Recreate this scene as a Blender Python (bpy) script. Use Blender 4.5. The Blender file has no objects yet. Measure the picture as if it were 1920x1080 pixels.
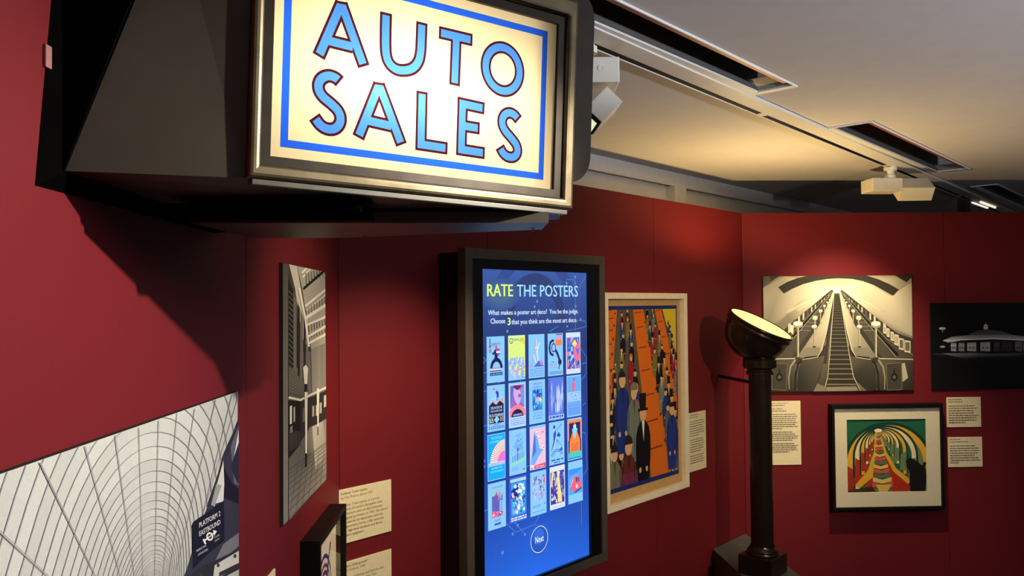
import bpy, bmesh, math, random
from mathutils import Vector, Matrix
from math import sin, cos, radians, pi

random.seed(7)
SC = bpy.context.scene
COL = SC.collection

# ------------------------------------------------------------------ camera, world, lights, exposure
FOC, PITCH, ROLL, EYE = 1500.6, 0.021424, -0.0084993, 1.70
CAM = Vector((0, 0, EYE))
_cp, _sp, _c, _s = cos(PITCH), sin(PITCH), cos(ROLL), sin(ROLL)
FW = Vector((0, _cp, _sp))
_u0, _r0 = Vector((0, -_sp, _cp)), Vector((1, 0, 0))
RT = _r0 * _c + _u0 * _s
UP = _u0 * _c - _r0 * _s
cd = bpy.data.cameras.new('camera')
cam = bpy.data.objects.new('camera', cd)
COL.objects.link(cam)
cd.sensor_width = 36.0
cd.lens = FOC / 1920 * 36
cd.clip_start = 0.01
M3 = Matrix((RT, UP, -FW)).transposed()
cam.matrix_world = Matrix.Translation(CAM) @ M3.to_4x4()
SC.camera = cam

SC.view_settings.view_transform = 'Standard'
SC.view_settings.look = 'None'
SC.view_settings.gamma = 1.0
SC.view_settings.use_curve_mapping = False
SC.view_settings.exposure = 0.0

wd = bpy.data.worlds.new('gallery_ambient')
SC.world = wd
wd.use_nodes = True
bg = wd.node_tree.nodes['Background']
bg.inputs[0].default_value = (0.86, 0.88, 1.0, 1)
bg.inputs[1].default_value = 0.07

def lamp(name, kind, loc, target, energy, color, size=0.03, spot=60, blend=0.4):
    ld = bpy.data.lights.new(name, kind)
    ld.energy, ld.color = energy, color
    if kind == 'AREA':
        ld.shape, ld.size = 'DISK', size
    else:
        ld.shadow_soft_size = size
    if kind == 'SPOT':
        ld.spot_size, ld.spot_blend = radians(spot), blend
    o = bpy.data.objects.new(name, ld)
    COL.objects.link(o)
    o.location = loc
    if target is not None:
        o.rotation_euler = (Vector(target) - Vector(loc)).to_track_quat('-Z', 'Y').to_euler()
    return o

WARM = (1.0, 0.80, 0.56)
# spots hanging on the tracks behind and above the viewer, and one added fill
lamp('spot_left_wall', 'SPOT', (0.60, 0.93, 2.10), (-0.51, 0.85, 1.25), 92, (1.0, 0.92, 0.85), 0.010, 92, 0.8)
lamp('spot_uplighter', 'SPOT', (1.72, 0.55, 2.20), (0.90, 3.95, 1.20), 250, WARM, 0.02, 42, 1.0)
lamp('spot_middle_wall', 'SPOT', (0.98, 2.90, 2.30), (0.62, 3.90, 1.25), 4, WARM, 0.02, 75, 0.8)
lamp('spot_right_wall', 'SPOT', (1.94, 4.05, 2.40), (1.94, 4.73, 1.05), 150, WARM, 0.02, 74, 1.0)
lamp('spot_left_corner', 'SPOT', (0.26, 2.25, 2.22), (-0.42, 2.66, 1.08), 84, WARM, 0.02, 62, 1.0)
lamp('station_hall_fill', 'SPOT', (0.42, 1.62, 2.30), (-0.55, 2.12, 1.45), 46, WARM, 0.03, 52, 1.0)  # unseen lamp added to brighten the tall station hall print
# unseen fill lamp, added to lift the ceiling and the wall tops
lamp('ceiling_fill', 'SPOT', (2.6, 0.4, 1.93), (2.6, 0.4, 3.0), 330, (0.74, 0.80, 1.0), 0.06, 171, 0.08)

# ------------------------------------------------------------------ planes of the room
class Wall:
    """a vertical wall: local x along it, z up, y into it; the room is at -y"""
    def __init__(self, o, yaw):
        self.o = Vector(o)
        self.yaw = yaw
        self.d = Vector((sin(yaw), cos(yaw), 0))
        self.n = Vector((cos(yaw), -sin(yaw), 0))
        self.rz = pi / 2 - yaw
    def at(self, u, z, off=0.0):
        return self.o + self.d * u + self.n * off + Vector((0, 0, z))
    def px(self, x, y, off=0.0):
        r = ray(x, y)
        p = CAM + r * ((self.o + self.n * off - CAM).dot(self.n) / r.dot(self.n))
        return (p - self.o).dot(self.d), p.z
def ray(x, y):
    return FW + RT * ((x - 960) / FOC) - UP * ((y - 540) / FOC)

C1, C2 = Vector((-0.5662, 2.6123, 0)), Vector((1.3630, 4.7330, 0))
LW, MW, RW = Wall(C1, -0.032874), Wall(C1, 0.738143), Wall(C2, 1.53584)
WALL_TOP, CEIL = 2.234, 2.47

# ------------------------------------------------------------------ materials
def lin(c):
    return tuple(((v / 255) / 12.92 if v <= 10.3 else ((v / 255 + 0.055) / 1.055) ** 2.4) for v in c[:3])
MATS = {}
def mat(name, rgb, rough=0.6, metal=0.0, var=0.08, scale=30.0, bump=0.0, spec=0.4):
    if name in MATS:
        return MATS[name]
    m = bpy.data.materials.new(name)
    m.use_nodes = True
    nt = m.node_tree
    b = nt.nodes['Principled BSDF']
    c = lin(rgb)
    tc = nt.nodes.new('ShaderNodeTexCoord')
    no = nt.nodes.new('ShaderNodeTexNoise')
    no.inputs['Scale'].default_value = scale
    no.inputs['Detail'].default_value = 4
    nt.links.new(tc.outputs['Object'], no.inputs['Vector'])
    ra = nt.nodes.new('ShaderNodeMapRange')
    ra.inputs[1].default_value, ra.inputs[2].default_value = 0.3, 0.7
    ra.inputs[3].default_value, ra.inputs[4].default_value = 1 - var, 1 + var
    nt.links.new(no.outputs[0], ra.inputs[0])
    mx = nt.nodes.new('ShaderNodeVectorMath')
    mx.operation = 'SCALE'
    mx.inputs[0].default_value = c
    nt.links.new(ra.outputs[0], mx.inputs['Scale'])
    nt.links.new(mx.outputs[0], b.inputs['Base Color'])
    b.inputs['Roughness'].default_value = rough
    b.inputs['Metallic'].default_value = metal
    b.inputs['Specular IOR Level'].default_value = spec
    if bump:
        bu = nt.nodes.new('ShaderNodeBump')
        bu.inputs['Strength'].default_value = bump
        bu.inputs['Distance'].default_value = 0.002
        nt.links.new(no.outputs[0], bu.inputs['Height'])
        nt.links.new(bu.outputs[0], b.inputs['Normal'])
    MATS[name] = m
    return m
def print_mat(name, rough=0.6, grain=0.05, spec=0.12):
    m = bpy.data.materials.new(name)
    m.use_nodes = True
    nt = m.node_tree
    b = nt.nodes['Principled BSDF']
    at = nt.nodes.new('ShaderNodeAttribute')
    at.attribute_name = 'Col'
    tc = nt.nodes.new('ShaderNodeTexCoord')
    no = nt.nodes.new('ShaderNodeTexNoise')
    no.inputs['Scale'].default_value = 260
    nt.links.new(tc.outputs['Object'], no.inputs['Vector'])
    ra = nt.nodes.new('ShaderNodeMapRange')
    ra.inputs[1].default_value, ra.inputs[2].default_value = 0.3, 0.7
    ra.inputs[3].default_value, ra.inputs[4].default_value = 1 - grain, 1 + grain
    nt.links.new(no.outputs[0], ra.inputs[0])
    mx = nt.nodes.new('ShaderNodeVectorMath')
    mx.operation = 'SCALE'
    nt.links.new(at.outputs['Color'], mx.inputs[0])
    nt.links.new(ra.outputs[0], mx.inputs['Scale'])
    nt.links.new(mx.outputs[0], b.inputs['Base Color'])
    b.inputs['Roughness'].default_value = rough
    b.inputs['Specular IOR Level'].default_value = spec
    return m
def screen_mat(name, strength):
    m = bpy.data.materials.new(name)
    m.use_nodes = True
    nt = m.node_tree
    b = nt.nodes['Principled BSDF']
    at = nt.nodes.new('ShaderNodeAttribute')
    at.attribute_name = 'Col'
    b.inputs['Base Color'].default_value = (0.01, 0.01, 0.012, 1)
    b.inputs['Roughness'].default_value = 0.3
    nt.links.new(at.outputs['Color'], b.inputs['Emission Color'])
    b.inputs['Emission Strength'].default_value = strength
    return m
def glow_mat(name, rgb, strength):
    m = bpy.data.materials.new(name)
    m.use_nodes = True
    b = m.node_tree.nodes['Principled BSDF']
    b.inputs['Base Color'].default_value = (*lin(rgb), 1)
    b.inputs['Emission Color'].default_value = (*lin(rgb), 1)
    b.inputs['Emission Strength'].default_value = strength
    return m
def glass_mat(name, gloss=0.03):
    m = bpy.data.materials.new(name)
    m.use_nodes = True
    nt = m.node_tree
    nt.nodes.remove(nt.nodes['Principled BSDF'])
    out = nt.nodes['Material Output']
    tr = nt.nodes.new('ShaderNodeBsdfTransparent')
    gl = nt.nodes.new('ShaderNodeBsdfGlossy')
    gl.inputs['Roughness'].default_value = 0.03
    lw = nt.nodes.new('ShaderNodeLayerWeight')
    lw.inputs['Blend'].default_value = 0.5
    pw = nt.nodes.new('ShaderNodeMath')
    pw.operation = 'POWER'
    pw.inputs[1].default_value = 5.0
    nt.links.new(lw.outputs['Facing'], pw.inputs[0])
    fr = nt.nodes.new('ShaderNodeMath')
    fr.operation = 'MULTIPLY_ADD'
    fr.inputs[1].default_value, fr.inputs[2].default_value = 0.6, gloss
    nt.links.new(pw.outputs[0], fr.inputs[0])
    mi = nt.nodes.new('ShaderNodeMixShader')
    nt.links.new(fr.outputs[0], mi.inputs[0])
    nt.links.new(tr.outputs[0], mi.inputs[1])
    nt.links.new(gl.outputs[0], mi.inputs[2])
    nt.links.new(mi.outputs[0], out.inputs[0])
    return m
def backlit_mat(name):
    """opal glass: light from the bulbs behind comes through in the printed colour"""
    m = bpy.data.materials.new(name)
    m.use_nodes = True
    nt = m.node_tree
    nt.nodes.remove(nt.nodes['Principled BSDF'])
    out = nt.nodes['Material Output']
    at = nt.nodes.new('ShaderNodeAttribute')
    at.attribute_name = 'Col'
    tr = nt.nodes.new('ShaderNodeBsdfTranslucent')
    df = nt.nodes.new('ShaderNodeBsdfDiffuse')
    mi = nt.nodes.new('ShaderNodeMixShader')
    mi.inputs[0].default_value = 0.25
    nt.links.new(at.outputs['Color'], tr.inputs[0])
    nt.links.new(at.outputs['Color'], df.inputs[0])
    nt.links.new(tr.outputs[0], mi.inputs[1])
    nt.links.new(df.outputs[0], mi.inputs[2])
    nt.links.new(mi.outputs[0], out.inputs[0])
    return m

RED = mat('red_wall_paint', (104, 23, 28), 0.6, var=0.03, scale=160, bump=0.08, spec=0.2)
DARKRED = mat('dark_board_core', (60, 12, 18), 0.8)
WHITE = mat('white_paint', (236, 232, 222), 0.6, var=0.03, scale=8)
CEILM = mat('ceiling_paint', (205, 198, 190), 0.85, var=0.025, scale=14, bump=0.05)
TRIM = mat('white_trim_gloss', (226, 222, 208), 0.4, var=0.03)
FLOORM = mat('dark_carpet', (38, 34, 36), 0.95, var=0.3, scale=300)
BRONZE = mat('dark_bronze', (44, 38, 29), 0.40, 0.7, var=0.22, scale=26, bump=0.05)
BRONZE_L = mat('worn_bronze', (100, 90, 68), 0.42, 0.9, var=0.25, scale=22, bump=0.06)
BLACKISH = mat('black_paint_metal', (7, 6, 6), 0.8, 0.0, var=0.15, scale=20, spec=0.0)
STEEL = mat('painted_grey_strip', (84, 82, 72), 0.4, 0.6, var=0.1)
SHEET = mat('dark_sheet_metal', (70, 63, 53), 0.42, 0.3, var=0.12, scale=9)
CASING = mat('dark_brown_casing', (74, 66, 56), 0.55, var=0.08, scale=40, bump=0.04)
BEZEL = mat('black_bezel', (14, 14, 15), 0.25, var=0.05)
CREAM = mat('cream_frame_paint', (226, 214, 178), 0.5, var=0.05)
TAN = mat('tan_backing_paper', (188, 150, 92), 0.8, var=0.07, scale=60)
BLACKFRAME = mat('black_frame_wood', (11, 10, 10), 0.5, var=0.15, scale=50, bump=0.05, spec=0.2)
MATBOARD = mat('ivory_mat_board', (216, 208, 172), 0.85, var=0.03, scale=90)
CARD = mat('cream_label_card', (222, 210, 166), 0.8, var=0.04, scale=70)
BOARD = mat('black_mount_board', (26, 24, 26), 0.7)
LAMPMETAL = mat('polished_dark_bronze', (52, 40, 28), 0.22, 0.7, var=0.2, scale=14)
PLINTHM = mat('dark_grey_plinth_paint', (66, 66, 62), 0.6, var=0.08)
SPOTWHITE = mat('white_fitting_enamel', (236, 228, 204), 0.45, var=0.03)
SLOTBLACK = mat('black_slot', (7, 6, 7), 0.7, spec=0.1)
BAFFLE = mat('dark_baffle', (84, 80, 70), 0.7, var=0.1, scale=12)
REFL_RED = mat('reflected_red_metal', (150, 82, 70), 0.5, 0.2, var=0.15, scale=10)  # reflected red put into the colour of the slot strip
CREAMPLATE = mat('cream_end_plate', (226, 214, 186), 0.55, var=0.08, scale=25)
TAPE = mat('pale_paper_tape', (150, 104, 98), 0.7)
PRINT = print_mat('matt_print_ink')
SCREENM = screen_mat('lit_screen', 1.15)
BACKLIT = backlit_mat('backlit_opal_print')
GLASS = glass_mat('picture_glass')

# ------------------------------------------------------------------ mesh helpers
def obj(name, bm, m, parent=None, loc=None, smooth=False):
    me = bpy.data.meshes.new(name)
    bm.normal_update()
    bm.to_mesh(me)
    bm.free()
    if smooth:
        for p in me.polygons:
            p.use_smooth = True
    for k in (m if isinstance(m, (list, tuple)) else [m]):
        me.materials.append(k)
    o = bpy.data.objects.new(name, me)
    COL.objects.link(o)
    if parent is not None:
        o.parent = parent
    if loc is not None:
        o.location = loc
    return o
def thing(name, label, cat, loc=(0, 0, 0), rz=0.0, group=None):
    o = bpy.data.objects.new(name, None)
    COL.objects.link(o)
    o.empty_display_size = 0.05
    o.location = loc
    o.rotation_euler = (0, 0, rz)
    o['label'], o['category'] = label, cat
    if group:
        o['group'] = group
    return o
def struct(o):
    o['kind'] = 'structure'
    return o
def box(bm, x0, x1, y0, y1, z0, z1, bev=0.0):
    vs = [bm.verts.new((x, y, z)) for x in (x0, x1) for y in (y0, y1) for z in (z0, z1)]
    fs = [(0, 1, 3, 2), (4, 6, 7, 5), (0, 4, 5, 1), (2, 3, 7, 6), (0, 2, 6, 4), (1, 5, 7, 3)]
    new = [bm.faces.new([vs[i] for i in f]) for f in fs]
    bmesh.ops.recalc_face_normals(bm, faces=new)
    if bev:
        ed = list({e for f in new for e in f.edges})
        bmesh.ops.bevel(bm, geom=ed, offset=bev, segments=2, affect='EDGES', profile=0.6)
def boxbm(*a, **k):
    bm = bmesh.new()
    box(bm, *a, **k)
    return bm
def sheet(x0, x1, y, z0, z1):
    bm = bmesh.new()
    bm.faces.new([bm.verts.new(p) for p in ((x0, y, z0), (x1, y, z0), (x1, y, z1), (x0, y, z1))])
    return bm
def hexa(bm, bot, top):
    """prism between two polygons with the same number of corners"""
    n = len(bot)
    b = [bm.verts.new(p) for p in bot]
    t = [bm.verts.new(p) for p in top]
    fs = [bm.faces.new(b[::-1]), bm.faces.new(t)]
    for i in range(n):
        j = (i + 1) % n
        fs.append(bm.faces.new((b[i], b[j], t[j], t[i])))
    bmesh.ops.recalc_face_normals(bm, faces=fs)
    return fs
def lathe(bm, prof, org=Vector((0, 0, 0)), axis=Vector((0, 0, 1)), n=48, cap0=False, cap1=False):
    q = axis.normalized().to_track_quat('Z', 'Y')
    rings = []
    for r, h in prof:
        rings.append([bm.verts.new(org + q @ Vector((r * cos(2 * pi * k / n), r * sin(2 * pi * k / n), h))) for k in range(n)])
    for a, b in zip(rings, rings[1:]):
        for k in range(n):
            j = (k + 1) % n
            bm.faces.new((a[k], a[j], b[j], b[k]))
    if cap0:
        bm.faces.new(rings[0][::-1])
    if cap1:
        bm.faces.new(rings[-1])
def tube(bm, a, b, r, n=16):
    a, b = Vector(a), Vector(b)
    lathe(bm, [(r, 0), (r, (b - a).length)], a, b - a, n, True, True)
def ring(bm, x0, x1, z0, z1, w, y0, y1, bev=0.0):
    """a rectangular frame in the xz plane made of four mitred rails, from y0 (front) to y1 (back); w = (left, right, bottom, top)"""
    l, r, b, t = w if isinstance(w, tuple) else (w, w, w, w)
    o = [(x0, z0), (x1, z0), (x1, z1), (x0, z1)]
    i = [(x0 + l, z0 + b), (x1 - r, z0 + b), (x1 - r, z1 - t), (x0 + l, z1 - t)]
    V = {}
    for nm, pts in (('o', o), ('i', i)):
        for k, (x, z) in enumerate(pts):
            for y in (y0, y1):
                V[nm, k, y] = bm.verts.new((x, y, z))
    fs = []
    for k in range(4):
        j = (k + 1) % 4
        fs.append(bm.faces.new((V['o', k, y0], V['o', j, y0], V['i', j, y0], V['i', k, y0])))
        fs.append(bm.faces.new((V['o', k, y1], V['i', k, y1], V['i', j, y1], V['o', j, y1])))
        fs.append(bm.faces.new((V['o', k, y0], V['o', k, y1], V['o', j, y1], V['o', j, y0])))
        fs.append(bm.faces.new((V['i', k, y0], V['i', j, y0], V['i', j, y1], V['i', k, y1])))
    bmesh.ops.recalc_face_normals(bm, faces=fs)
    if bev:
        ed = [e for e in bm.edges if all(abs(v.co.y - y0) < 1e-6 for v in e.verts) and
              (e.verts[0].co - e.verts[1].co).length > max(l, b) * 1.6]
        bmesh.ops.bevel(bm, geom=ed, offset=bev, segments=3, affect='EDGES', profile=0.5)

# ------------------------------------------------------------------ flat print: layered coloured polygons
_TXT = {}
def text_mesh(s):
    if s not in _TXT:
        cu = bpy.data.curves.new('t', 'FONT')
        cu.body, cu.size, cu.resolution_u = s, 1.0, 2
        o = bpy.data.objects.new('t', cu)
        me = bpy.data.meshes.new_from_object(o)
        v = [(p.co.x, p.co.y) for p in me.vertices]
        f = [tuple(p.vertices) for p in me.polygons]
        bpy.data.objects.remove(o)
        bpy.data.curves.remove(cu)
        bpy.data.meshes.remove(me)
        w = max([p[0] for p in v] or [0.5])
        _TXT[s] = (v, f, w)
    return _TXT[s]

class Art:
    """a flat picture: points are given in any 2-D coordinates that fn turns into local (x, z)"""
    def __init__(self, fn=None, clip=None, eps=0.00004):
        self.fn = fn or (lambda x, y: (x, y))
        self.clip, self.eps, self.k = clip, eps, 0
        self.V, self.F, self.C = [], [], []
    def _clip(self, pts):
        x0, z0, x1, z1 = self.clip
        for ax, lim, sg in ((0, x0, 1), (0, x1, -1), (1, z0, 1), (1, z1, -1)):
            out = []
            for i in range(len(pts)):
                a, b = pts[i - 1], pts[i]
                da, db = (a[0][ax] - lim) * sg, (b[0][ax] - lim) * sg
                if (da >= 0) != (db >= 0):
                    t = da / (da - db)
                    out.append((tuple(a[0][k] + t * (b[0][k] - a[0][k]) for k in (0, 1)),
                                tuple(a[1][k] + t * (b[1][k] - a[1][k]) for k in range(3))))
                if db >= 0:
                    out.append(b)
            pts = out
            if len(pts) < 3:
                return []
        return pts
    def poly(self, pts, col, step=True):
        cols = col if isinstance(col, list) else [col] * len(pts)
        p = [(self.fn(*q), tuple(c)) for q, c in zip(pts, cols)]
        if self.clip:
            p = self._clip(p)
        if len(p) < 3:
            return
        y = -self.eps * self.k
        i = len(self.V)
        self.V += [(q[0], y, q[1]) for q, _ in p]
        self.F.append(tuple(range(i, i + len(p))))
        self.C.append([lin(c) for _, c in p])
        if step:
            self.k += 1
    def rect(self, x0, y0, x1, y1, col):
        self.poly([(x0, y0), (x1, y0), (x1, y1), (x0, y1)], col)
    def line(self, pts, w, col, w2=None):
        w2 = w if w2 is None else w2
        n = len(pts)
        L, R = [], []
        for i in range(n):
            a, b = pts[max(i - 1, 0)], pts[min(i + 1, n - 1)]
            ww = (w + (w2 - w) * i / max(n - 1, 1)) / 2
            if 0 < i < n - 1:
                d1, d2 = (pts[i][0] - a[0], pts[i][1] - a[1]), (b[0] - pts[i][0], b[1] - pts[i][1])
                l1, l2 = math.hypot(*d1) or 1, math.hypot(*d2) or 1
                dx, dy = d1[0] / l1 + d2[0] / l2, d1[1] / l1 + d2[1] / l2
                q = math.hypot(dx, dy) or 1
                ww /= max(abs(d1[0] * dx + d1[1] * dy) / (l1 * q), 0.6)
            else:
                dx, dy = b[0] - a[0], b[1] - a[1]
                q = math.hypot(dx, dy) or 1
            nx, ny = -dy / q * ww, dx / q * ww
            L.append((pts[i][0] + nx, pts[i][1] + ny))
            R.append((pts[i][0] - nx, pts[i][1] - ny))
        for i in range(n - 1):
            self.poly([L[i], L[i + 1], R[i + 1], R[i]], col, step=False)
        self.k += 1
    def circ(self, cx, cy, r, col, ry=None, n=20, a0=0, a1=2 * pi, rot=0):
        ry = r if ry is None else ry
        full = abs(a1 - a0) > 6.28
        m = n if full else n + 1
        pts = []
        for k in range(m):
            a = a0 + (a1 - a0) * k / n
            x, y = r * cos(a), ry * sin(a)
            pts.append((cx + x * cos(rot) - y * sin(rot), cy + x * sin(rot) + y * cos(rot)))
        self.poly(pts, col)
    def text(self, s, x, y, h, col, width=None, align='l', ex=(1, 0), ey=(0, 1)):
        v, f, w = text_mesh(s)
        sx = (width / w) if width else h
        off = {'l': 0, 'c': -w * sx / 2, 'r': -w * sx}[align]
        for face in f:
            self.poly([(x + (v[i][0] * sx + off) * ex[0] + v[i][1] * h * ey[0],
                        y + (v[i][0] * sx + off) * ex[1] + v[i][1] * h * ey[1]) for i in face], col, step=False)
        self.k += 1
    def build(self, name, m, parent, y=0.0):
        k_ = min(1.0, 0.0025 / max(self.eps * self.k, 1e-9))
        self.V = [(p[0], p[1] * k_, p[2]) for p in self.V]
        me = bpy.data.meshes.new(name)
        me.from_pydata(self.V, [], self.F)
        ca = me.color_attributes.new('Col', 'FLOAT_COLOR', 'CORNER')
        flat = [(*c, 1.0) for cs in self.C for c in cs]
        ca.data.foreach_set('color', [v for c in flat for v in c])
        # every polygon faces the room (-y)
        bm = bmesh.new()
        bm.from_mesh(me)
        bm.normal_update()
        fl = [fc for fc in bm.faces if fc.normal.y > 0]
        bmesh.ops.reverse_faces(bm, faces=fl)
        bm.to_mesh(me)
        bm.free()
        me.materials.append(m)
        o = bpy.data.objects.new(name, me)
        COL.objects.link(o)
        o.parent = parent
        o.location = (0, y, 0)
        return o
def g(v, warm=0.0):
    return (v, v * (1 - 0.02 * warm), v * (1 - 0.10 * warm))

# ------------------------------------------------------------------ room shell
def wall_of_panels(name, W, spans, back_len, top=WALL_TOP):
    bm = boxbm(back_len[0], back_len[1], 0.012, 0.09, 0, top)
    o = struct(obj(name, bm, DARKRED))
    o.location, o.rotation_euler = W.o, (0, 0, W.rz)
    for a, b in spans:
        obj('wall_panel', boxbm(a + 0.0012, b - 0.0012, 0.0, 0.0119, 0, top, bev=0.001), RED, o)
    return o
wall_of_panels('wall_left', LW, [(-4.6, -3.41), (-3.41, -2.21), (-2.21, -1.0075), (-1.0075, 0.0)], (-4.6, 0.0))
wall_of_panels('wall_middle', MW, [(0.0, 0.70), (0.70, 1.905), (1.905, 2.867)], (0.0, 2.867))
wall_of_panels('wall_right', RW, [(0.0, 1.22), (1.22, 2.44), (2.44, 3.6)], (0.0, 3.6))

floor = struct(obj('floor', boxbm(-1.2, 7.0, -3.5, 9.0, -0.05, 0.0), FLOORM))

# building wall behind the red partitions, with its boxed beam and post
BWT = -0.259
def mw(s, t, z):
    return MW.at(s, z, t)
bw = struct(obj('wall_back', boxbm(-2.0, 7.5, 0.03, 0.15, 0, CEIL), WHITE))
bw.location, bw.rotation_euler = MW.at(0, 0, BWT), (0, 0, MW.rz)
bm = boxbm(-2.0, 7.5, 0.0, 0.0299, 2.405, CEIL, bev=0.002)
box(bm, -2.0, 7.5, -0.012, -0.0001, 2.385, 2.405, bev=0.002)
tr = struct(obj('trim_1', bm, TRIM))
tr.location, tr.rotation_euler = MW.at(0, 0, BWT), (0, 0, MW.rz)
tr = struct(obj('trim_2', boxbm(2.50, 2.63, -0.03, 0.0299, 1.6, 2.3849, bev=0.003), TRIM))
tr.location, tr.rotation_euler = MW.at(0, 0, BWT), (0, 0, MW.rz)
far = struct(obj('wall_far', boxbm(1.0, 8.0, 8.6, 8.7, 0, CEIL), WHITE))

# ceiling with three long slots cut out (coordinates along and out from the middle wall)
SLOTS = [(-0.30, 1.187, 0.895, 1.030), (1.985, 3.625, 0.870, 1.032), (4.47, 6.2, 0.885, 1.012)]
bm = bmesh.new()
ss = sorted({-4.5, 9.0} | {v for a in SLOTS for v in a[:2]})
tt = sorted({-0.30, 4.6} | {v for a in SLOTS for v in a[2:]})
cache = {}
def cv(s, t):
    if (s, t) not in cache:
        cache[s, t] = bm.verts.new((s, -t, CEIL))
    return cache[s, t]
for a, b in zip(ss, ss[1:]):
    for c, d in zip(tt, tt[1:]):
        sm, tm = (a + b) / 2, (c + d) / 2
        if any(q[0] < sm < q[1] and q[2] < tm < q[3] for q in SLOTS):
            continue
        bm.faces.new((cv(a, c), cv(a, d), cv(b, d), cv(b, c)))
ce = struct(obj('ceiling', bm, CEILM))
ce.location, ce.rotation_euler = C1, (0, 0, MW.rz)

# ------------------------------------------------------------------ ceiling slots
def ceiling_slot(i, label, near_end):
    s0, s1, t0, t1 = SLOTS[i]
    r = thing('recessed_light_slot', label, 'ceiling recess', MW.at((s0 + s1) / 2, CEIL, (t0 + t1) / 2), MW.rz, 'recessed light slots')
    L, w = (s1 - s0) / 2, (t1 - t0) / 2
    bm = bmesh.new()
    ring(bm, -L - 0.004, L + 0.03, -w - 0.03, w + 0.004, (0.004, 0.034, 0.034, 0.004), 0, 0.007)
    bmesh.ops.rotate(bm, verts=bm.verts, cent=(0, 0, 0), matrix=Matrix.Rotation(pi / 2, 3, 'X'))
    bmesh.ops.translate(bm, verts=bm.verts, vec=(0, 0, -0.0075))
    for v in bm.verts:
        v.co.z = -0.0005 if v.co.z > -0.004 else -0.0075
    obj('rim', bm, TRIM, r)
    far = boxbm(-L, L, w - 0.004, w, 0.001, 0.158)
    obj('baffle', far, BAFFLE, r)
    obj('reflector', boxbm(-L + 0.004, L - 0.004, -w + 0.0034, -w + 0.030, 0.003, 0.006), REFL_RED, r)
    hs = bmesh.new()
    box(hs, -L, L, -w, w - 0.0045, 0.16, 0.165)
    box(hs, -L, L, -w, -w + 0.003, 0.001, 0.1598)
    box(hs, -L, -L + 0.003, -w + 0.0032, w - 0.0045, 0.001, 0.1598)
    obj('housing', hs, BAFFLE, r)
    e = bmesh.new()
    # curved end plate
    n = 8
    prev = None
    for k in range(n + 1):
        f = k / n
        a = e.verts.new((L - 0.003, w - 0.006 - (2 * w - 0.012) * (1 - f), 0.003))
        b = e.verts.new((L - 0.070 - 0.02 * f ** 2, w - 0.006 - (2 * w - 0.012) * (1 - f), 0.022))
        if prev:
            e.faces.new((prev[0], a, b, prev[1]))
        prev = (a, b)
    bmesh.ops.solidify(e, geom=e.faces[:], thickness=0.002)
    obj('end_plate', e, CREAMPLATE, r)
    for k in range(3):
        sc = bmesh.new()
        lathe(sc, [(0.0045, 0), (0.0035, 0.003)], Vector((L - 0.012, -w + 0.03 + 0.03 * k, 0.02)), Vector((-1, 0, 0)), 10, True, True)
        obj('screw', sc, SLOTBLACK, r)
    return r
ceiling_slot(0, 'long empty slot in the ceiling running up to the illuminated sign, nearest of the three', True)
ceiling_slot(1, 'empty ceiling slot above the white twin-box spotlight, crossed by a long shadow', False)
ceiling_slot(2, 'far ceiling slot with bright rim at the right edge, beyond the red wall', False)

# lighting trunking beside the slots
TS, TT, TROT = 2.5, 0.758, 0.0205
tk = thing('lighting_track', 'long pale grey lighting track with a black groove running across the ceiling', 'lighting track', MW.at(TS, CEIL, TT), MW.rz + TROT)
b0, b1 = -5.4, 4.6
obj('channel', boxbm(b0, b1, -0.078, -0.0005, -0.012, -0.0005, bev=0.002), TRIM, tk)
cuts = [(b0, -1.02), (-0.97, 0.62), (0.66, 2.35), (2.40, b1)]
for a, b in cuts:
    obj('groove', boxbm(a, b, 0.0, 0.0250, -0.0105, -0.0006), SLOTBLACK, tk)
for a, b in zip(cuts, cuts[1:]):
    obj('coupling', boxbm(a[1] + 0.0002, b[0] - 0.0002, 0.0, 0.0250, -0.0125, -0.0006, bev=0.001), TRIM, tk)
obj('edge_strip', boxbm(b0, b1, 0.0253, 0.0315, -0.013, -0.0005, bev=0.001), TRIM, tk)
def on_track(x, z=-0.0125, y=0.0125):
    return tk.matrix_basis @ Vector((x, y, z))
tk.matrix_basis = Matrix.Translation(MW.at(TS, CEIL, TT)) @ Matrix.Rotation(MW.rz + TROT, 4, 'Z')
hb = thing('hanging_power_box', 'small dark box hanging under the far end of the lighting track', 'power box', on_track(2.50), MW.rz)
obj('box', boxbm(-0.06, 0.06, -0.03, 0.03, -0.14, -0.014, bev=0.004), BAFFLE, hb)
obj('stem', boxbm(-0.02, 0.02, -0.006, 0.006, -0.0139, 0.0), BAFFLE, hb)
for j in range(2):
    sl = thing('slim_tube_light', ['upper', 'lower'][j] + ' of the two slim bright bars beyond the red wall at far right', 'light bar',
               on_track(3.05 + 0.03 * j, -0.0132, 0.012 - 0.05 * j), MW.rz)
    obj('bar', boxbm(-0.25, 0.25, -0.006, 0.006, -0.012, 0.0, bev=0.002), glow_mat('lit_tube', (255, 244, 225), 0.9) if j == 0 else bpy.data.materials['lit_tube'], sl)
    obj('end_cap', boxbm(0.2501, 0.262, -0.007, 0.007, -0.013, 0.0), SLOTBLACK, sl)

# ------------------------------------------------------------------ track spotlights
def tilted(name, dims, m, parent, loc, rot, bev=0.003):
    o = obj(name, boxbm(-dims[0] / 2, dims[0] / 2, -dims[1] / 2, dims[1] / 2, -dims[2] / 2, dims[2] / 2, bev=bev), m, parent, loc)
    o.rotation_euler = rot
    return o
LENS = glow_mat('spot_lens', (225, 235, 195), 0.75)
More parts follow.
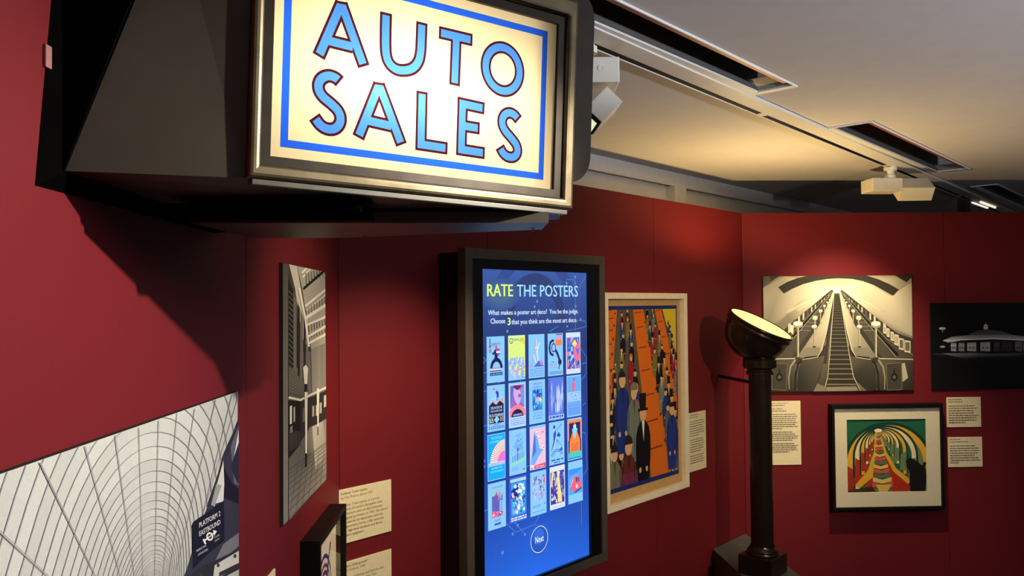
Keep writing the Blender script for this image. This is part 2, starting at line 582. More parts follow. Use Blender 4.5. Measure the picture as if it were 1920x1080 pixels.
# first one, half hidden behind the illuminated sign
P = on_track(-2.19)
r = thing('track_spotlight', 'white box spotlight half hidden behind the illuminated sign, ribbed lens facing down', 'spotlight', P, 0)
bm = bmesh.new()
lathe(bm, [(0.026, -0.030), (0.026, -0.010), (0.018, -0.010), (0.018, 0.0)], n=24, cap0=True, cap1=True)
obj('adapter', bm, SPOTWHITE, r)
def rel(x, y, z):
    return Vector((x, y, z)) - P
q = rel(0.256, 2.355, 2.372)
gb = tilted('gear_box', (0.114, 0.16, 0.073), SPOTWHITE, r, q, (0, 0, 0))
bm = bmesh.new()
lathe(bm, [(0.009, 0), (0.009, 0.0015), (0.0075, 0.0015), (0.0075, 0.0008)], Vector((0.003, -0.0802, 0.004)), Vector((0, -1, 0)), 24, False, True)
box(bm, -0.0035, 0.0095, -0.0822, -0.0812, 0.003, 0.005)
obj('screw', bm, SPOTWHITE, gb)
hd = tilted('lamp_head', (0.064, 0.085, 0.095), SPOTWHITE, r, rel(0.263, 2.33, 2.268), (radians(-14), radians(44), 0))
obj('lens_bezel', boxbm(-0.030, 0.030, -0.040, 0.040, -0.056, -0.0476), SLOTBLACK, hd)
bm = boxbm(-0.023, 0.023, -0.033, 0.033, -0.0580, -0.0561)
for k in range(16):
    x = -0.0225 + k * 0.003
    box(bm, x - 0.0008, x + 0.0008, -0.033, 0.033, -0.0590, -0.0581)
obj('lens', bm, LENS, hd)
# second one, in front of the far wall
P = on_track(0.715)
r = thing('track_spotlight', 'white twin-box spotlight hanging from the track above the escalator photograph', 'spotlight', P, 0)
bm = bmesh.new()
lathe(bm, [(0.030, -0.062), (0.030, -0.046), (0.022, -0.044), (0.022, -0.020), (0.036, -0.018), (0.036, 0.0)], n=24, cap0=True, cap1=True)
obj('adapter', bm, SPOTWHITE, r)
tilted('gear_box', (0.175, 0.13, 0.074), SPOTWHITE, r, rel(2.105, 4.535, 2.358), (0, 0, radians(4)))
hd = tilted('lamp_head', (0.185, 0.11, 0.085), SPOTWHITE, r, rel(2.284, 4.535, 2.338), (radians(38), 0, radians(-3)))
obj('lens', boxbm(-0.08, 0.08, -0.045, 0.045, -0.0465, -0.0427), LENS, hd)

# ------------------------------------------------------------------ illuminated sign
SO = Vector((-0.2920, 0.9660, 1.8830))
SA, SU, SN = Vector((0.813, 0.582, -0.016)).normalized(), Vector((0.039, -0.026, 0.999)), None
SU = (SU - SA * SU.dot(SA)).normalized()
SN = SA.cross(SU).normalized()          # towards the room
PW, PH = 0.4383, 0.2530
sgn = thing('illuminated_sign', 'large lit AUTO SALES sign in a dark bronze case projecting from the left wall', 'sign', (-0.44, 1.15, 1.80))
SB = Vector(sgn.location)
def sp(a, u, n=0.0):
    return SO + SA * a + SU * u + SN * n - SB
SMAT = Matrix((SA, -SN, SU)).transposed().to_4x4()
def sign_local(o, n=0.0):
    """objects modelled with x along the face, y into the case, z up the face"""
    o.matrix_basis = Matrix.Translation(SO + SN * n - SB) @ SMAT
    return o
def spx(x, y):
    r = ray(x, y)
    p = CAM + r * ((SO - CAM).dot(SN) / r.dot(SN))
    return (p - SO).dot(SA), (p - SO).dot(SU)
# lit panel and its print: one coplanar layer, cut along the outlines so that the light behind comes through each colour once
CREAMC, BLUE, INK = (252, 226, 170), (44, 104, 236), (70, 22, 26)
LBLUE = (76, 136, 255)
def zp(x, y):
    return spx(480 + x / 2.3484, y / 2.3478)
def arc_px(cx, cy, rx, ry, sh, a0, a1, n):
    return [(cx + rx * cos(a0 + (a1 - a0) * k / n), cy + ry * sin(a0 + (a1 - a0) * k / n) + sh * cos(a0 + (a1 - a0) * k / n)) for k in range(n + 1)]
def smooth(pts, it=2):
    for _ in range(it):
        out = [pts[0]]
        for p, q in zip(pts, pts[1:]):
            out += [(p[0] * .75 + q[0] * .25, p[1] * .75 + q[1] * .25), (p[0] * .25 + q[0] * .75, p[1] * .25 + q[1] * .75)]
        pts = out + [pts[-1]]
    return pts
letters = [
    ('A', [[(281, 246), (383, 10)], [(481, 290), (381, 10)], [(325, 176), (432, 203)], [(382, 2), (382, 70)]]),
    ('U', [smooth([(579, 52), (576, 170), (578, 238), (592, 278), (622, 304), (660, 309), (698, 300), (724, 268), (732, 225), (734, 180), (737, 95)])]),
    ('T', [[(812, 139), (960, 174)], [(889, 160), (881, 374)]]),
    ('O', [arc_px(1093, 302, 75, 96, 14, 0, 2 * pi + 0.5, 44)]),
    ('S', [smooth([(375, 357), (356, 338), (322, 328), (288, 345), (277, 382), (294, 420), (335, 452), (372, 488), (381, 530), (362, 562), (328, 570), (290, 553), (262, 512)])]),
    ('A', [[(456, 604), (549, 368)], [(647, 636), (547, 368)], [(500, 529), (602, 553)], [(548, 360), (548, 428)]]),
    ('L', [[(738, 400), (733, 634), (850, 652)]]),
    ('E', [[(1013, 476), (917, 455), (911, 657), (1014, 673)], [(914, 551), (992, 564)]]),
    ('S', [smooth([(1163, 526), (1146, 503), (1122, 492), (1097, 505), (1088, 538), (1102, 573), (1132, 606), (1157, 640), (1160, 672), (1143, 692), (1115, 690), (1094, 673), (1080, 645)])]),
]
SW, OW = 0.0108, 0.0034
from mathutils.geometry import delaunay_2d_cdt
cdt_v, cdt_f, cdt_tag = [], [], []
def cdt_add(poly, tag):
    i0 = len(cdt_v)
    cdt_v.extend(Vector(p) for p in poly)
    cdt_f.append(list(range(i0, i0 + len(poly))))
    cdt_tag.append(tag)
def cdt_rect(x0, z0, x1, z1, tag):
    cdt_add([(x0, z0), (x1, z0), (x1, z1), (x0, z1)], tag)
def cdt_line(pts, w, tag):
    a_ = Art()
    a_.line(pts, w, (0, 0, 0))
    for f_ in a_.F:
        q_ = [(a_.V[v][0], a_.V[v][2]) for v in f_]
        ar = sum(q_[n_ - 1][0] * q_[n_][1] - q_[n_][0] * q_[n_ - 1][1] for n_ in range(len(q_)))
        cdt_add(q_ if ar > 0 else q_[::-1], tag)
cdt_rect(0, 0, PW, PH, (0, 'panel', CREAMC))
bx0, bz0, bx1, bz1, bw_ = 0.0135, 0.0135, PW - 0.0165, PH - 0.0135, 0.0098
for q in ((bx0, bz0, bx1, bz0 + bw_), (bx0, bz1 - bw_, bx1, bz1), (bx0, bz0 + bw_, bx0 + bw_, bz1 - bw_), (bx1 - bw_, bz0 + bw_, bx1, bz1 - bw_)):
    cdt_rect(*q, (1, 'border', BLUE))
def trim(s_, e):
    """shorten a stroke by e at its end"""
    s_ = list(s_)
    while len(s_) > 2 and math.hypot(s_[-1][0] - s_[-2][0], s_[-1][1] - s_[-2][1]) <= e:
        e -= math.hypot(s_[-1][0] - s_[-2][0], s_[-1][1] - s_[-2][1])
        s_.pop()
    p, q = s_[-1], s_[-2]
    d = math.hypot(p[0] - q[0], p[1] - q[1])
    s_[-1] = (p[0] - (p[0] - q[0]) / d * e, p[1] - (p[1] - q[1]) / d * e)
    return s_
def ext(s_, e):
    return trim(trim(s_, -e)[::-1], -e)[::-1]
for n_, (ch, strokes) in enumerate(letters):
    st = [[zp(*p) for p in s_] for s_ in strokes]
    for s_ in st:
        cdt_line(s_, SW + 2 * OW, (2, n_, INK))
    for s_ in st:
        cdt_line(ext(s_, -OW) if not (ch == 'A' and s_ is st[2]) else s_, SW, (3, n_, LBLUE))
rv, re_, rf, ov, oe, of = delaunay_2d_cdt(cdt_v, [], cdt_f, 0, 1e-7)
def inside(x, y, ids):
    hit = False
    for n_ in range(len(ids)):
        p_, q_ = cdt_v[ids[n_ - 1]], cdt_v[ids[n_]]
        if (p_.y > y) != (q_.y > y) and x < p_.x + (y - p_.y) / (q_.y - p_.y) * (q_.x - p_.x):
            hit = not hit
    return hit
bounds = [(min(cdt_v[k_].x for k_ in f_), max(cdt_v[k_].x for k_ in f_), min(cdt_v[k_].y for k_ in f_), max(cdt_v[k_].y for k_ in f_)) for f_ in cdt_f]
order = sorted(range(len(cdt_f)), key=lambda k_: -cdt_tag[k_][0])
pieces = {}
for f_ in rf:
    cx_, cy_ = sum(rv[v].x for v in f_) / len(f_), sum(rv[v].y for v in f_) / len(f_)
    for k_ in order:
        b_ = bounds[k_]
        if b_[0] <= cx_ <= b_[1] and b_[2] <= cy_ <= b_[3] and inside(cx_, cy_, cdt_f[k_]):
            pieces.setdefault(cdt_tag[k_][1], []).append((f_, cdt_tag[k_][2]))
            break
def sign_piece(name, tris, parent):
    a_ = Art(eps=0.0)
    for f_, c_ in tris:
        a_.poly([tuple(rv[v]) for v in f_], c_)
    return a_.build(name, BACKLIT, parent)
pnl = sign_local(sign_piece('sign_panel', pieces['panel'], sgn), -0.004)
sign_piece('border_line', pieces['border'], pnl)
for n_ in range(len(letters)):
    sign_piece('letter', pieces[n_], pnl)
# inner flat strip and outer rounded moulding of the bronze frame
bm = bmesh.new()
ring(bm, -0.0125, PW + 0.013, -0.0115, PH + 0.0125, (0.0125, 0.013, 0.0115, 0.0125), -0.002, 0.030)
sign_local(obj('inner_frame', bm, BRONZE, sgn))
bm = bmesh.new()
ring(bm, -0.0285, PW + 0.0335, -0.029, PH + 0.042, (0.0155, 0.020, 0.0170, 0.0290), -0.010, 0.031, bev=0.006)
sign_local(obj('front_frame', bm, BRONZE_L, sgn))
# case: sheet-metal body between the frame and the wall
zb = -0.029
def W3(x, y, z):
    return Vector((x, y, z)) - SB
# outline on plan, bottom then top, clockwise from the near corner of the face
top_u = PH + 0.042
F0b, F1b = sp(-0.0280, zb, -0.0020), sp(PW + 0.0335, zb, -0.0312)
F0t, F1t = sp(-0.0280, top_u, -0.0020), sp(PW + 0.0335, top_u, -0.0312)
Rb, Rt = W3(0.080, 1.330, 1.842), W3(0.085, 1.330, 2.150)
Q0b, Q0t = W3(-0.494, 0.884, 1.853), W3(-0.388, 0.920, 2.170)
Q1b, Q1t = W3(-0.490, 1.440, 1.842), W3(-0.450, 1.440, 2.165)
bm = bmesh.new()
def quad(*v):
    return bm.faces.new([bm.verts.new(x) for x in v])
quad(F0b, Q0b, Q0t, F0t)           # dark side towards the viewer
quad(F1b, F1t, Rt, Rb)             # far end
quad(Rb, Rt, Q1t, Q1b)             # back
quad(F0b, F1b, Rb, Q1b, Q0b)       # underside
quad(F0t, Q0t, Q1t, Rt, F1t)       # top
quad(Q0b, Q1b, Q1t, Q0t)
bmesh.ops.remove_doubles(bm, verts=bm.verts, dist=0.0005)
bmesh.ops.recalc_face_normals(bm, faces=bm.faces)
obj('case', bm, SHEET, sgn)
# wedge-shaped backing block against the wall
bm = bmesh.new()
def lwp(u, z, off=0.0005):
    return LW.at(u, z, off) - SB
hexa(bm, [lwp(-1.762, 1.832), lwp(-1.20, 1.832), Q1b + Vector((-0.001, 0.03, 0)), Q0b + Vector((-0.001, -0.004, -0.004))],
         [lwp(-1.712, 2.175), lwp(-1.20, 2.175), Q1t + Vector((-0.001, 0.03, 0.01)), Q0t + Vector((-0.001, -0.004, 0.01))])
obj('wall_block', bm, BLACKISH, sgn)
# rounded bronze casing of the far end
bm = bmesh.new()
e0, e1, ec0, ec1 = 0.018, 0.268, -0.045, -0.235
R_ = 0.045
def prof(nn):
    pts = []
    for cx, cz, a0 in ((0.544 - R_, 0.066, -pi / 2), (0.544 - R_, 0.290, 0)):
        for k in range(9):
            an = a0 + pi / 2 * k / 8
            pts.append((cx + R_ * cos(an), cz + R_ * sin(an)))
    return [(0.40, 0.021)] + pts + [(0.40, 0.335)]
pr = prof(0)
hexa(bm, [sp(x + 0.02, z, -0.165) for x, z in pr], [sp(x, z, -0.038) for x, z in pr])
obj('end_cap', bm, BRONZE, sgn)
# underside fittings
bm = bmesh.new()
box(bm, -0.022, PW + 0.026, -0.004, 0.012, -0.0365, -0.0293, bev=0.001)
sign_local(obj('lower_lip', bm, STEEL, sgn))
bm = bmesh.new()
hexa(bm, [W3(0.056, 1.205, 1.824), W3(0.050, 1.315, 1.824), W3(-0.300, 1.420, 1.822), W3(-0.455, 1.405, 1.822), W3(-0.470, 1.17, 1.824)],
         [W3(0.056, 1.205, 1.8405), W3(0.050, 1.315, 1.8405), W3(-0.300, 1.420, 1.8405), W3(-0.455, 1.405, 1.8405), W3(-0.470, 1.17, 1.8405)])
obj('soffit_plate', bm, SHEET, sgn)
bm = bmesh.new()
hexa(bm, [W3(-0.200, 1.055, 1.826), W3(-0.200, 1.165, 1.826), W3(-0.46, 1.165, 1.826), W3(-0.46, 1.055, 1.826)],
         [W3(-0.200, 1.055, 1.838), W3(-0.200, 1.165, 1.838), W3(-0.46, 1.165, 1.838), W3(-0.46, 1.055, 1.838)])
obj('soffit_batten', bm, BLACKISH, sgn)
for x, y in ((-0.255, 1.385), (0.035, 1.30)):
    bm = bmesh.new()
    lathe(bm, [(0.004, 0.0), (0.003, -0.002)], W3(x, y, 1.8225), n=12, cap1=True)
    obj('screw', bm, STEEL, sgn)
# the bulbs inside the case
for (px_, py_), d_, en in (((712, 172), 0.030, 0.12), ((815, 190), 0.050, 0.22), ((770, 90), 0.055, 0.08)):
    x_, z_ = spx(px_, py_)
    lamp('sign_bulb', 'POINT', SO + SA * x_ + SU * z_ - SN * d_, None, en, (1.0, 0.94, 0.84), 0.012)
for f_ in (0.18, 0.5, 0.82):
    p_ = SO + SA * (PW * f_) + SU * (PH * 0.5) - SN * 0.12
    ld_ = lamp('sign_fill', 'AREA', p_, p_ + SN, 0.34, (1.0, 0.97, 0.92), 0.12)  # area fill added behind the panel to even out its glow

tb = thing('paper_tab', 'tiny pale paper tab stuck to the wall beside the sign', 'tape', LW.at(-1.742, 1.965, 0.0), LW.rz)
obj('tab', boxbm(-0.006, 0.006, -0.004, -0.0005, -0.001, 0.024, bev=0.001), TAPE, tb)

# ------------------------------------------------------------------ pictures and labels on the walls
def wall_thing(W, name, label, cat, u0, u1, z0, group=None):
    uc = (u0 + u1) / 2
    t = thing(name, label, cat, W.at(uc, z0), W.rz, group)
    def fn(x, y, off=0.0):
        u, z = W.px(x, y, off)
        return u - uc, z - z0
    return t, fn, (u1 - u0) / 2
def photo_board(W, label, u0, u1, z0, z1, thick, group='mounted photographs'):
    t, fn, hw = wall_thing(W, 'mounted_photograph', label, 'photograph', u0, u1, z0, group)
    obj('mount_board', boxbm(-hw, hw, -thick, -0.0003, 0, z1 - z0), BOARD, t)
    a = Art(lambda x, y: fn(x, y, thick), (-hw + 0.0006, 0.0006, hw - 0.0006, z1 - z0 - 0.0006))
    a.thick = thick
    return t, a
def full(a, cols):
    """background over the whole print: colours of the corners bl, br, tr, tl"""
    x0, z0, x1, z1 = a.clip
    f, a.fn = a.fn, (lambda x, y: (x, y))
    n = 6
    bl, br, tr, tl = cols
    mixc = lambda p, q, k: tuple(p[i] + (q[i] - p[i]) * k for i in range(3))
    for i in range(n):
        for j in range(n):
            pts, cs = [], []
            for di, dj in ((0, 0), (1, 0), (1, 1), (0, 1)):
                fx, fz = (i + di) / n, (j + dj) / n
                pts.append((x0 + (x1 - x0) * fx, z0 + (z1 - z0) * fz))
                cs.append(mixc(mixc(bl, br, fx), mixc(tl, tr, fx), fz))
            a.poly(pts, cs, step=False)
    a.k += 1
    a.fn = f

# --- vaulted platform tunnel, bottom left
t, a = photo_board(LW, 'black and white photograph of a vaulted white tiled platform tunnel, bottom left', -1.93, -1.0905, 0.86, 1.541, 0.008)
Z3 = lambda x, y: (x / 3, 720 + y / 3)
base = a.fn
a.fn = lambda x, y: base(*Z3(x, y))
full(a, [(196, 198, 186), (190, 192, 184), (206, 208, 196), (214, 216, 204)])
V = (870, 1200)
ringb = [(-560, 0), (-528, -120), (-440, -410), (-360, -600), (-270, -750), (-170, -860), (-80, -915), (10, -933), (105, -915), (190, -840), (255, -730), (285, -600), (300, -420), (302, -200), (296, 0)]
ringb = smooth(ringb, 1)
# tile bands: a slightly different tone between each pair of rings
for k in range(-9, 30):
    s0, s1 = 0.915 ** k, 0.915 ** (k + 1)
    tone = 192 + 4 * sin(k * 2.1) - max(0, k) * 0.8
    P0 = [(V[0] + x * s0, V[1] + y * s0) for x, y in ringb]
    P1 = [(V[0] + x * s1, V[1] + y * s1) for x, y in ringb]
    for i in range(len(P0) - 1):
        sh = 1.0 - 0.05 * abs(i - len(P0) / 2) / len(P0) * 2
        a.poly([P0[i], P0[i + 1], P1[i + 1], P1[i]], (lambda v: (v, v * 1.005, v * 0.955))(tone * sh + random.uniform(-2, 2)), step=False)
    a.k += 1
for k in range(-9, 30):
    s0 = 0.915 ** k
    a.line([(V[0] + x * s0, V[1] + y * s0) for x, y in ringb], max(1.4, 4.2 * s0 ** 0.7), g(134))
for x0, y0, x1, y1, w in ((-40, 800, 320, 1130, 9), (215, 440, 545, 1110, 9), (470, 350, 690, 1150, 7), (640, 290, 760, 1150, 6), (775, 245, 800, 1150, 4.5),
                          (886, 205, 862, 1150, 4.5), (990, 165, 905, 1150, 4.5), (1090, 140, 940, 1100, 4.5), (1215, 60, 985, 1050, 4.5), (1300, 60, 1100, 880, 4.5), (1350, 20, 1140, 720, 4)):
    a.line([(x0, y0), (x1, y1)], w * 0.8, g(138), w * 0.4)
a.line([(-40, 808), (320, 1138)], 2.5, g(180))
a.line([(222, 440), (552, 1110)], 2.5, g(180))
# dark side with trains of posters on the right
a.poly([(1400, 90), (1340, 200), (1250, 400), (1200, 600), (1160, 700), (1120, 800), (1060, 1000), (1020, 1120), (1400, 1120)], [(52, 52, 66)] * 9)
a.poly([(1400, 90), (1345, 190), (1290, 330), (1310, 560), (1400, 600)], (96, 96, 108))
a.poly([(1346, 200), (1400, 110), (1400, 330), (1300, 470)], (222, 222, 214))
a.poly([(1346, 300), (1400, 330), (1400, 480), (1330, 560), (1290, 470)], (40, 42, 58))
a.poly([(1240, 440), (1300, 560), (1400, 640), (1400, 700), (1250, 640), (1210, 560)], (24, 26, 40))
a.line([(1345, 190), (1255, 430), (1165, 690)], 12, (44, 46, 60))
a.poly([(1250, 430), (1215, 560), (1180, 680), (1250, 660), (1255, 560)], (206, 206, 196))
a.poly([(1210, 560), (1180, 680), (1200, 690), (1240, 570)], (150, 150, 146))
a.poly([(1250, 900), (1400, 790), (1400, 860), (1180, 1040)], (112, 112, 118))
a.poly([(1100, 1040), (1400, 900), (1400, 1120), (1030, 1120)], (44, 44, 52))
a.poly([(1200, 1020), (1400, 900), (1400, 985), (1190, 1110)], (196, 194, 182))
a.poly([(1225, 1060), (1400, 975), (1400, 1000), (1225, 1085)], (52, 50, 54))
a.poly([(1190, 1120), (1400, 1010), (1400, 1120)], (176, 174, 164))
for k in range(3):
    a.circ(1315 - 95 * k, 968 + 52 * k, 9, (60, 58, 60), ry=11)
# hanging platform sign
a.poly([(1074, 795), (1084, 772), (1252, 655), (1256, 880), (1140, 975), (1078, 1042)], (24, 26, 42))
exx, eyy = (0.86, -0.50), (-0.04, -1.0)
a.text('PLATFORM 2', 1112, 810, 40, (232, 230, 220), width=140, ex=exx, ey=eyy)
a.text('EASTBOUND', 1112, 858, 40, (232, 230, 220), width=140, ex=exx, ey=eyy)
a.line([(1136, 886), (1208, 830)], 8, (232, 230, 220))
a.poly([(1190, 822), (1212, 826), (1198, 854)], (232, 230, 220))
a.line([(1136, 872), (1148, 900)], 9, (232, 230, 220))
for r_, c_ in ((20, (232, 230, 220)), (12, (24, 26, 42))):
    a.circ(1172, 858, r_, c_, ry=r_ * 1.2)
a.line([(1148, 876), (1196, 840)], 6, (232, 230, 220))
for k, tx in enumerate(('FINSBURY PARK', 'COCKFOSTERS')):
    a.text(tx, 1096 + 8 * k, 946 + 22 * k, 17, (200, 198, 190), width=66, ex=exx, ey=eyy)
    a.text(('FOR', 'STATIONS')[k], 1198, 870 + 20 * k, 14, (200, 198, 190), width=34 - 0 * k, ex=exx, ey=eyy)
a.build('print', PRINT, t, -0.0081)

# --- tall station hall with uplighters
t, a = photo_board(LW, 'tall black and white photograph of a station hall with torch uplighters, beside the wall corner', -0.754, -0.264, 1.1955, 1.803, 0.009)
full(a, [g(140, 1), g(130, 1), g(140, 1), g(80, 1)])
G = lambda v: g(min(250, v * 1.2), 1)
P = a.poly
P([(540, 490), (560, 490), (566, 530), (580, 610), (586, 660), (540, 660)], G(58))
P([(541, 492), (556, 494), (563, 535), (574, 600), (576, 640), (571, 650), (560, 590), (553, 540)], G(172))
P([(540, 520), (556, 560), (560, 690), (540, 690)], G(36))
for x0, x1, sh in ((541, 548, 30), (550, 556, 92), (558, 562, 34), (563, 568, 96), (569, 573, 40), (574, 578, 100)):
    P([(x0, 520 + (x0 - 540) * 2.6), (x1, 522 + (x1 - 540) * 2.6), (x1, 690 + (x1 - 540) * 1.2), (x0, 690 + (x0 - 540) * 1.2)], G(sh))
for k in range(14):
    y = 545 + 10 * k
    a.line([(541, y), (549, y + 9)], 1.0, G(104))
P([(556, 494), (620, 508), (620, 640), (584, 660), (578, 620), (566, 540)], G(150))
# ceiling beams
P([(556, 494), (572, 498), (570, 520), (566, 522)], G(150))
for x0, y0, x1, y1, w in ((566, 512, 582, 494, 4), (567, 520, 583, 502, 3), (572, 574, 619, 536, 4), (573, 583, 619, 546, 2), (573, 596, 619, 566, 6), (574, 610, 619, 590, 4), (576, 632, 619, 606, 4), (578, 644, 619, 622, 4)):
    a.line([(x0, y0), (x1, y1)], w, G(214))
for (y0a, y0b, y1a, y1b) in ((512, 502, 540, 506), (582, 548, 594, 562), (612, 594, 626, 604), (636, 612, 640, 618)):
    for k in range(9):
        x = 573 + 5 * k
        f = (x - 570) / 50
        a.line([(x, y0a + (y0b - y0a) * f), (x + 1, y1a + (y1b - y1a) * f)], 1.6, G(88))
a.line([(568, 542), (614, 502)], 4, G(30))
for k in range(9):
    a.line([(570 + 5 * k, 536 - 4.4 * k), (572 + 5 * k, 540 - 4.4 * k)], 2, G(22))
a.line([(560, 540), (572, 600), (578, 650)], 4, G(206))
# back wall
P([(582, 655), (620, 638), (620, 726), (584, 742)], G(116))
P([(582, 655), (600, 648), (600, 735), (584, 742)], G(128))
# canopy and shops
P([(540, 684), (578, 726), (578, 748), (540, 744)], G(74))
for k in range(8):
    a.line([(541, 690 + 6 * k), (577, 727 + 2.3 * k)], 0.8, G(118))
a.line([(540, 745), (562, 750), (580, 741), (620, 722)], 4, G(196))
P([(540, 750), (562, 753), (562, 850), (540, 860)], G(26))
P([(562, 753), (620, 728), (620, 785), (580, 800), (562, 830)], G(44))
for x0, y0, x1, y1, v in ((542, 762, 546, 796, 188), (549, 764, 552, 792, 150), (543, 800, 547, 812, 120), (584, 762, 588, 782, 150), (591, 760, 595, 780, 190), (598, 756, 602, 776, 160), (606, 742, 611, 764, 170), (613, 738, 617, 760, 130), (566, 766, 570, 792, 90)):
    P([(x0, y0), (x1, y0 - 2), (x1, y1 - 2), (x0, y1)], G(v))
for k in range(7):
    a.line([(542 + 3 * k, 806 + 0.5 * k), (542 + 3 * k, 846 - 2 * k)], 0.9, G(90))
# tiled floor
P([(540, 860), (562, 832), (584, 800), (620, 780), (620, 910), (540, 995)], [G(86), G(84), G(128), G(120), G(112), G(128)])
P([(584, 800), (604, 790), (612, 850), (590, 880)], [G(176), G(150), G(122), G(150)])
for k in range(11):
    f = (k / 10) ** 1.5
    a.line([(540, 880 + 108 * f), (620, 822 + 80 * f)], 1.0, G(64))
for k in range(12):
    a.line([(560 + 9 * k, 850), (536 + 11 * k, 1000)], 0.7, G(70))
# the torch uplighters
P([(566.5, 690), (571, 684), (576, 690), (574, 722), (569, 722)], G(232))
P([(569, 720), (574.5, 720), (574, 736), (569.5, 736)], G(34))
P([(569.5, 735), (575, 735), (573.5, 852), (571, 852)], [G(226), G(200), G(206), G(238)])
P([(570.5, 850), (574, 850), (573, 876), (570, 876)], G(22))
P([(592, 730), (594.5, 727), (597, 730), (595.5, 802), (593.5, 802)], G(218))
a.line([(594.5, 800), (594.5, 816)], 1.4, G(40))
P([(617.2, 720), (620, 720), (620, 860), (617.2, 845)], G(178))
a.build('print', PRINT, t, -0.0091)

# --- escalators seen from the foot
t, a = photo_board(RW, 'black and white photograph looking up twin escalators lined with lamps', 0.119, 1.0135, 1.1755, 1.858, 0.012)
base2 = a.fn
a.fn = lambda x, y: base2(1420 + x / 3.84, 500 + y / 3.84)
P, Lx = a.poly, a.line
full(a, [g(70, 2), g(60, 2), g(176, 2), g(176, 2)])
W2 = lambda v: g(v, 2)
# vault
P([(30, 60), (1125, 60), (1125, 520), (900, 430), (600, 170), (540, 170), (250, 400), (30, 560)], [W2(150), W2(170), W2(120), W2(132), W2(232), W2(232), W2(120), W2(96)])
P([(300, 70), (800, 70), (920, 150), (760, 110), (590, 86), (430, 110), (300, 160)], W2(196))
P([(40, 150), (200, 70), (420, 110), (520, 165), (300, 250), (160, 400), (40, 470)], [W2(208), W2(186), W2(214), W2(226), W2(190), W2(128), W2(120)])
P([(620, 165), (760, 110), (960, 210), (1115, 110), (1115, 500), (960, 440), (760, 270)], [W2(224), W2(212), W2(210), W2(200), W2(168), W2(140), W2(180)])
P([(520, 165), (600, 165), (760, 300), (900, 420), (820, 400), (640, 200), (500, 200), (330, 350), (250, 380), (390, 260)], [W2(244), W2(244), W2(206), W2(142), W2(132), W2(188), W2(190), W2(130), W2(140), W2(196)])
for dx, k in ((-1, 0), (-1, 1), (-1, 2), (1, 0), (1, 1), (1, 2)):
    x0 = 565 + dx * (40 + 22 * k)
    x1 = 565 + dx * (190 + 75 * k)
    P([(x0, 178 + 4 * k), (x0 + dx * 20, 176 + 4 * k), (x1 + dx * 26, 300 + 14 * k), (x1, 306 + 14 * k)], [W2(238), W2(232), W2(172), W2(178)])
# dark arch band
arc = []
for k in range(17):
    an = pi * (0.79 - 0.58 * k / 16)
    arc.append((584 + 610 * cos(an), 560 - 505 * sin(an) + 8))
arc = [(150, 148), (215, 110), (300, 78), (400, 60), (500, 48), (590, 46), (690, 50), (780, 62), (870, 90), (950, 125), (1020, 165)]
arci = [(190, 194), (250, 160), (330, 126), (420, 102), (510, 88), (590, 84), (680, 88), (760, 104), (840, 134), (910, 172), (978, 210)]
for i in range(10):
    P([arc[i], arc[i + 1], arci[i + 1], arci[i]], W2(58), step=False)
a.k += 1
P([(85, 60), (175, 60), (95, 108)], W2(78))
P([(985, 60), (1125, 60), (1125, 64), (1075, 112)], W2(52))
P([(30, 60), (80, 60), (96, 110), (40, 155)], W2(120))
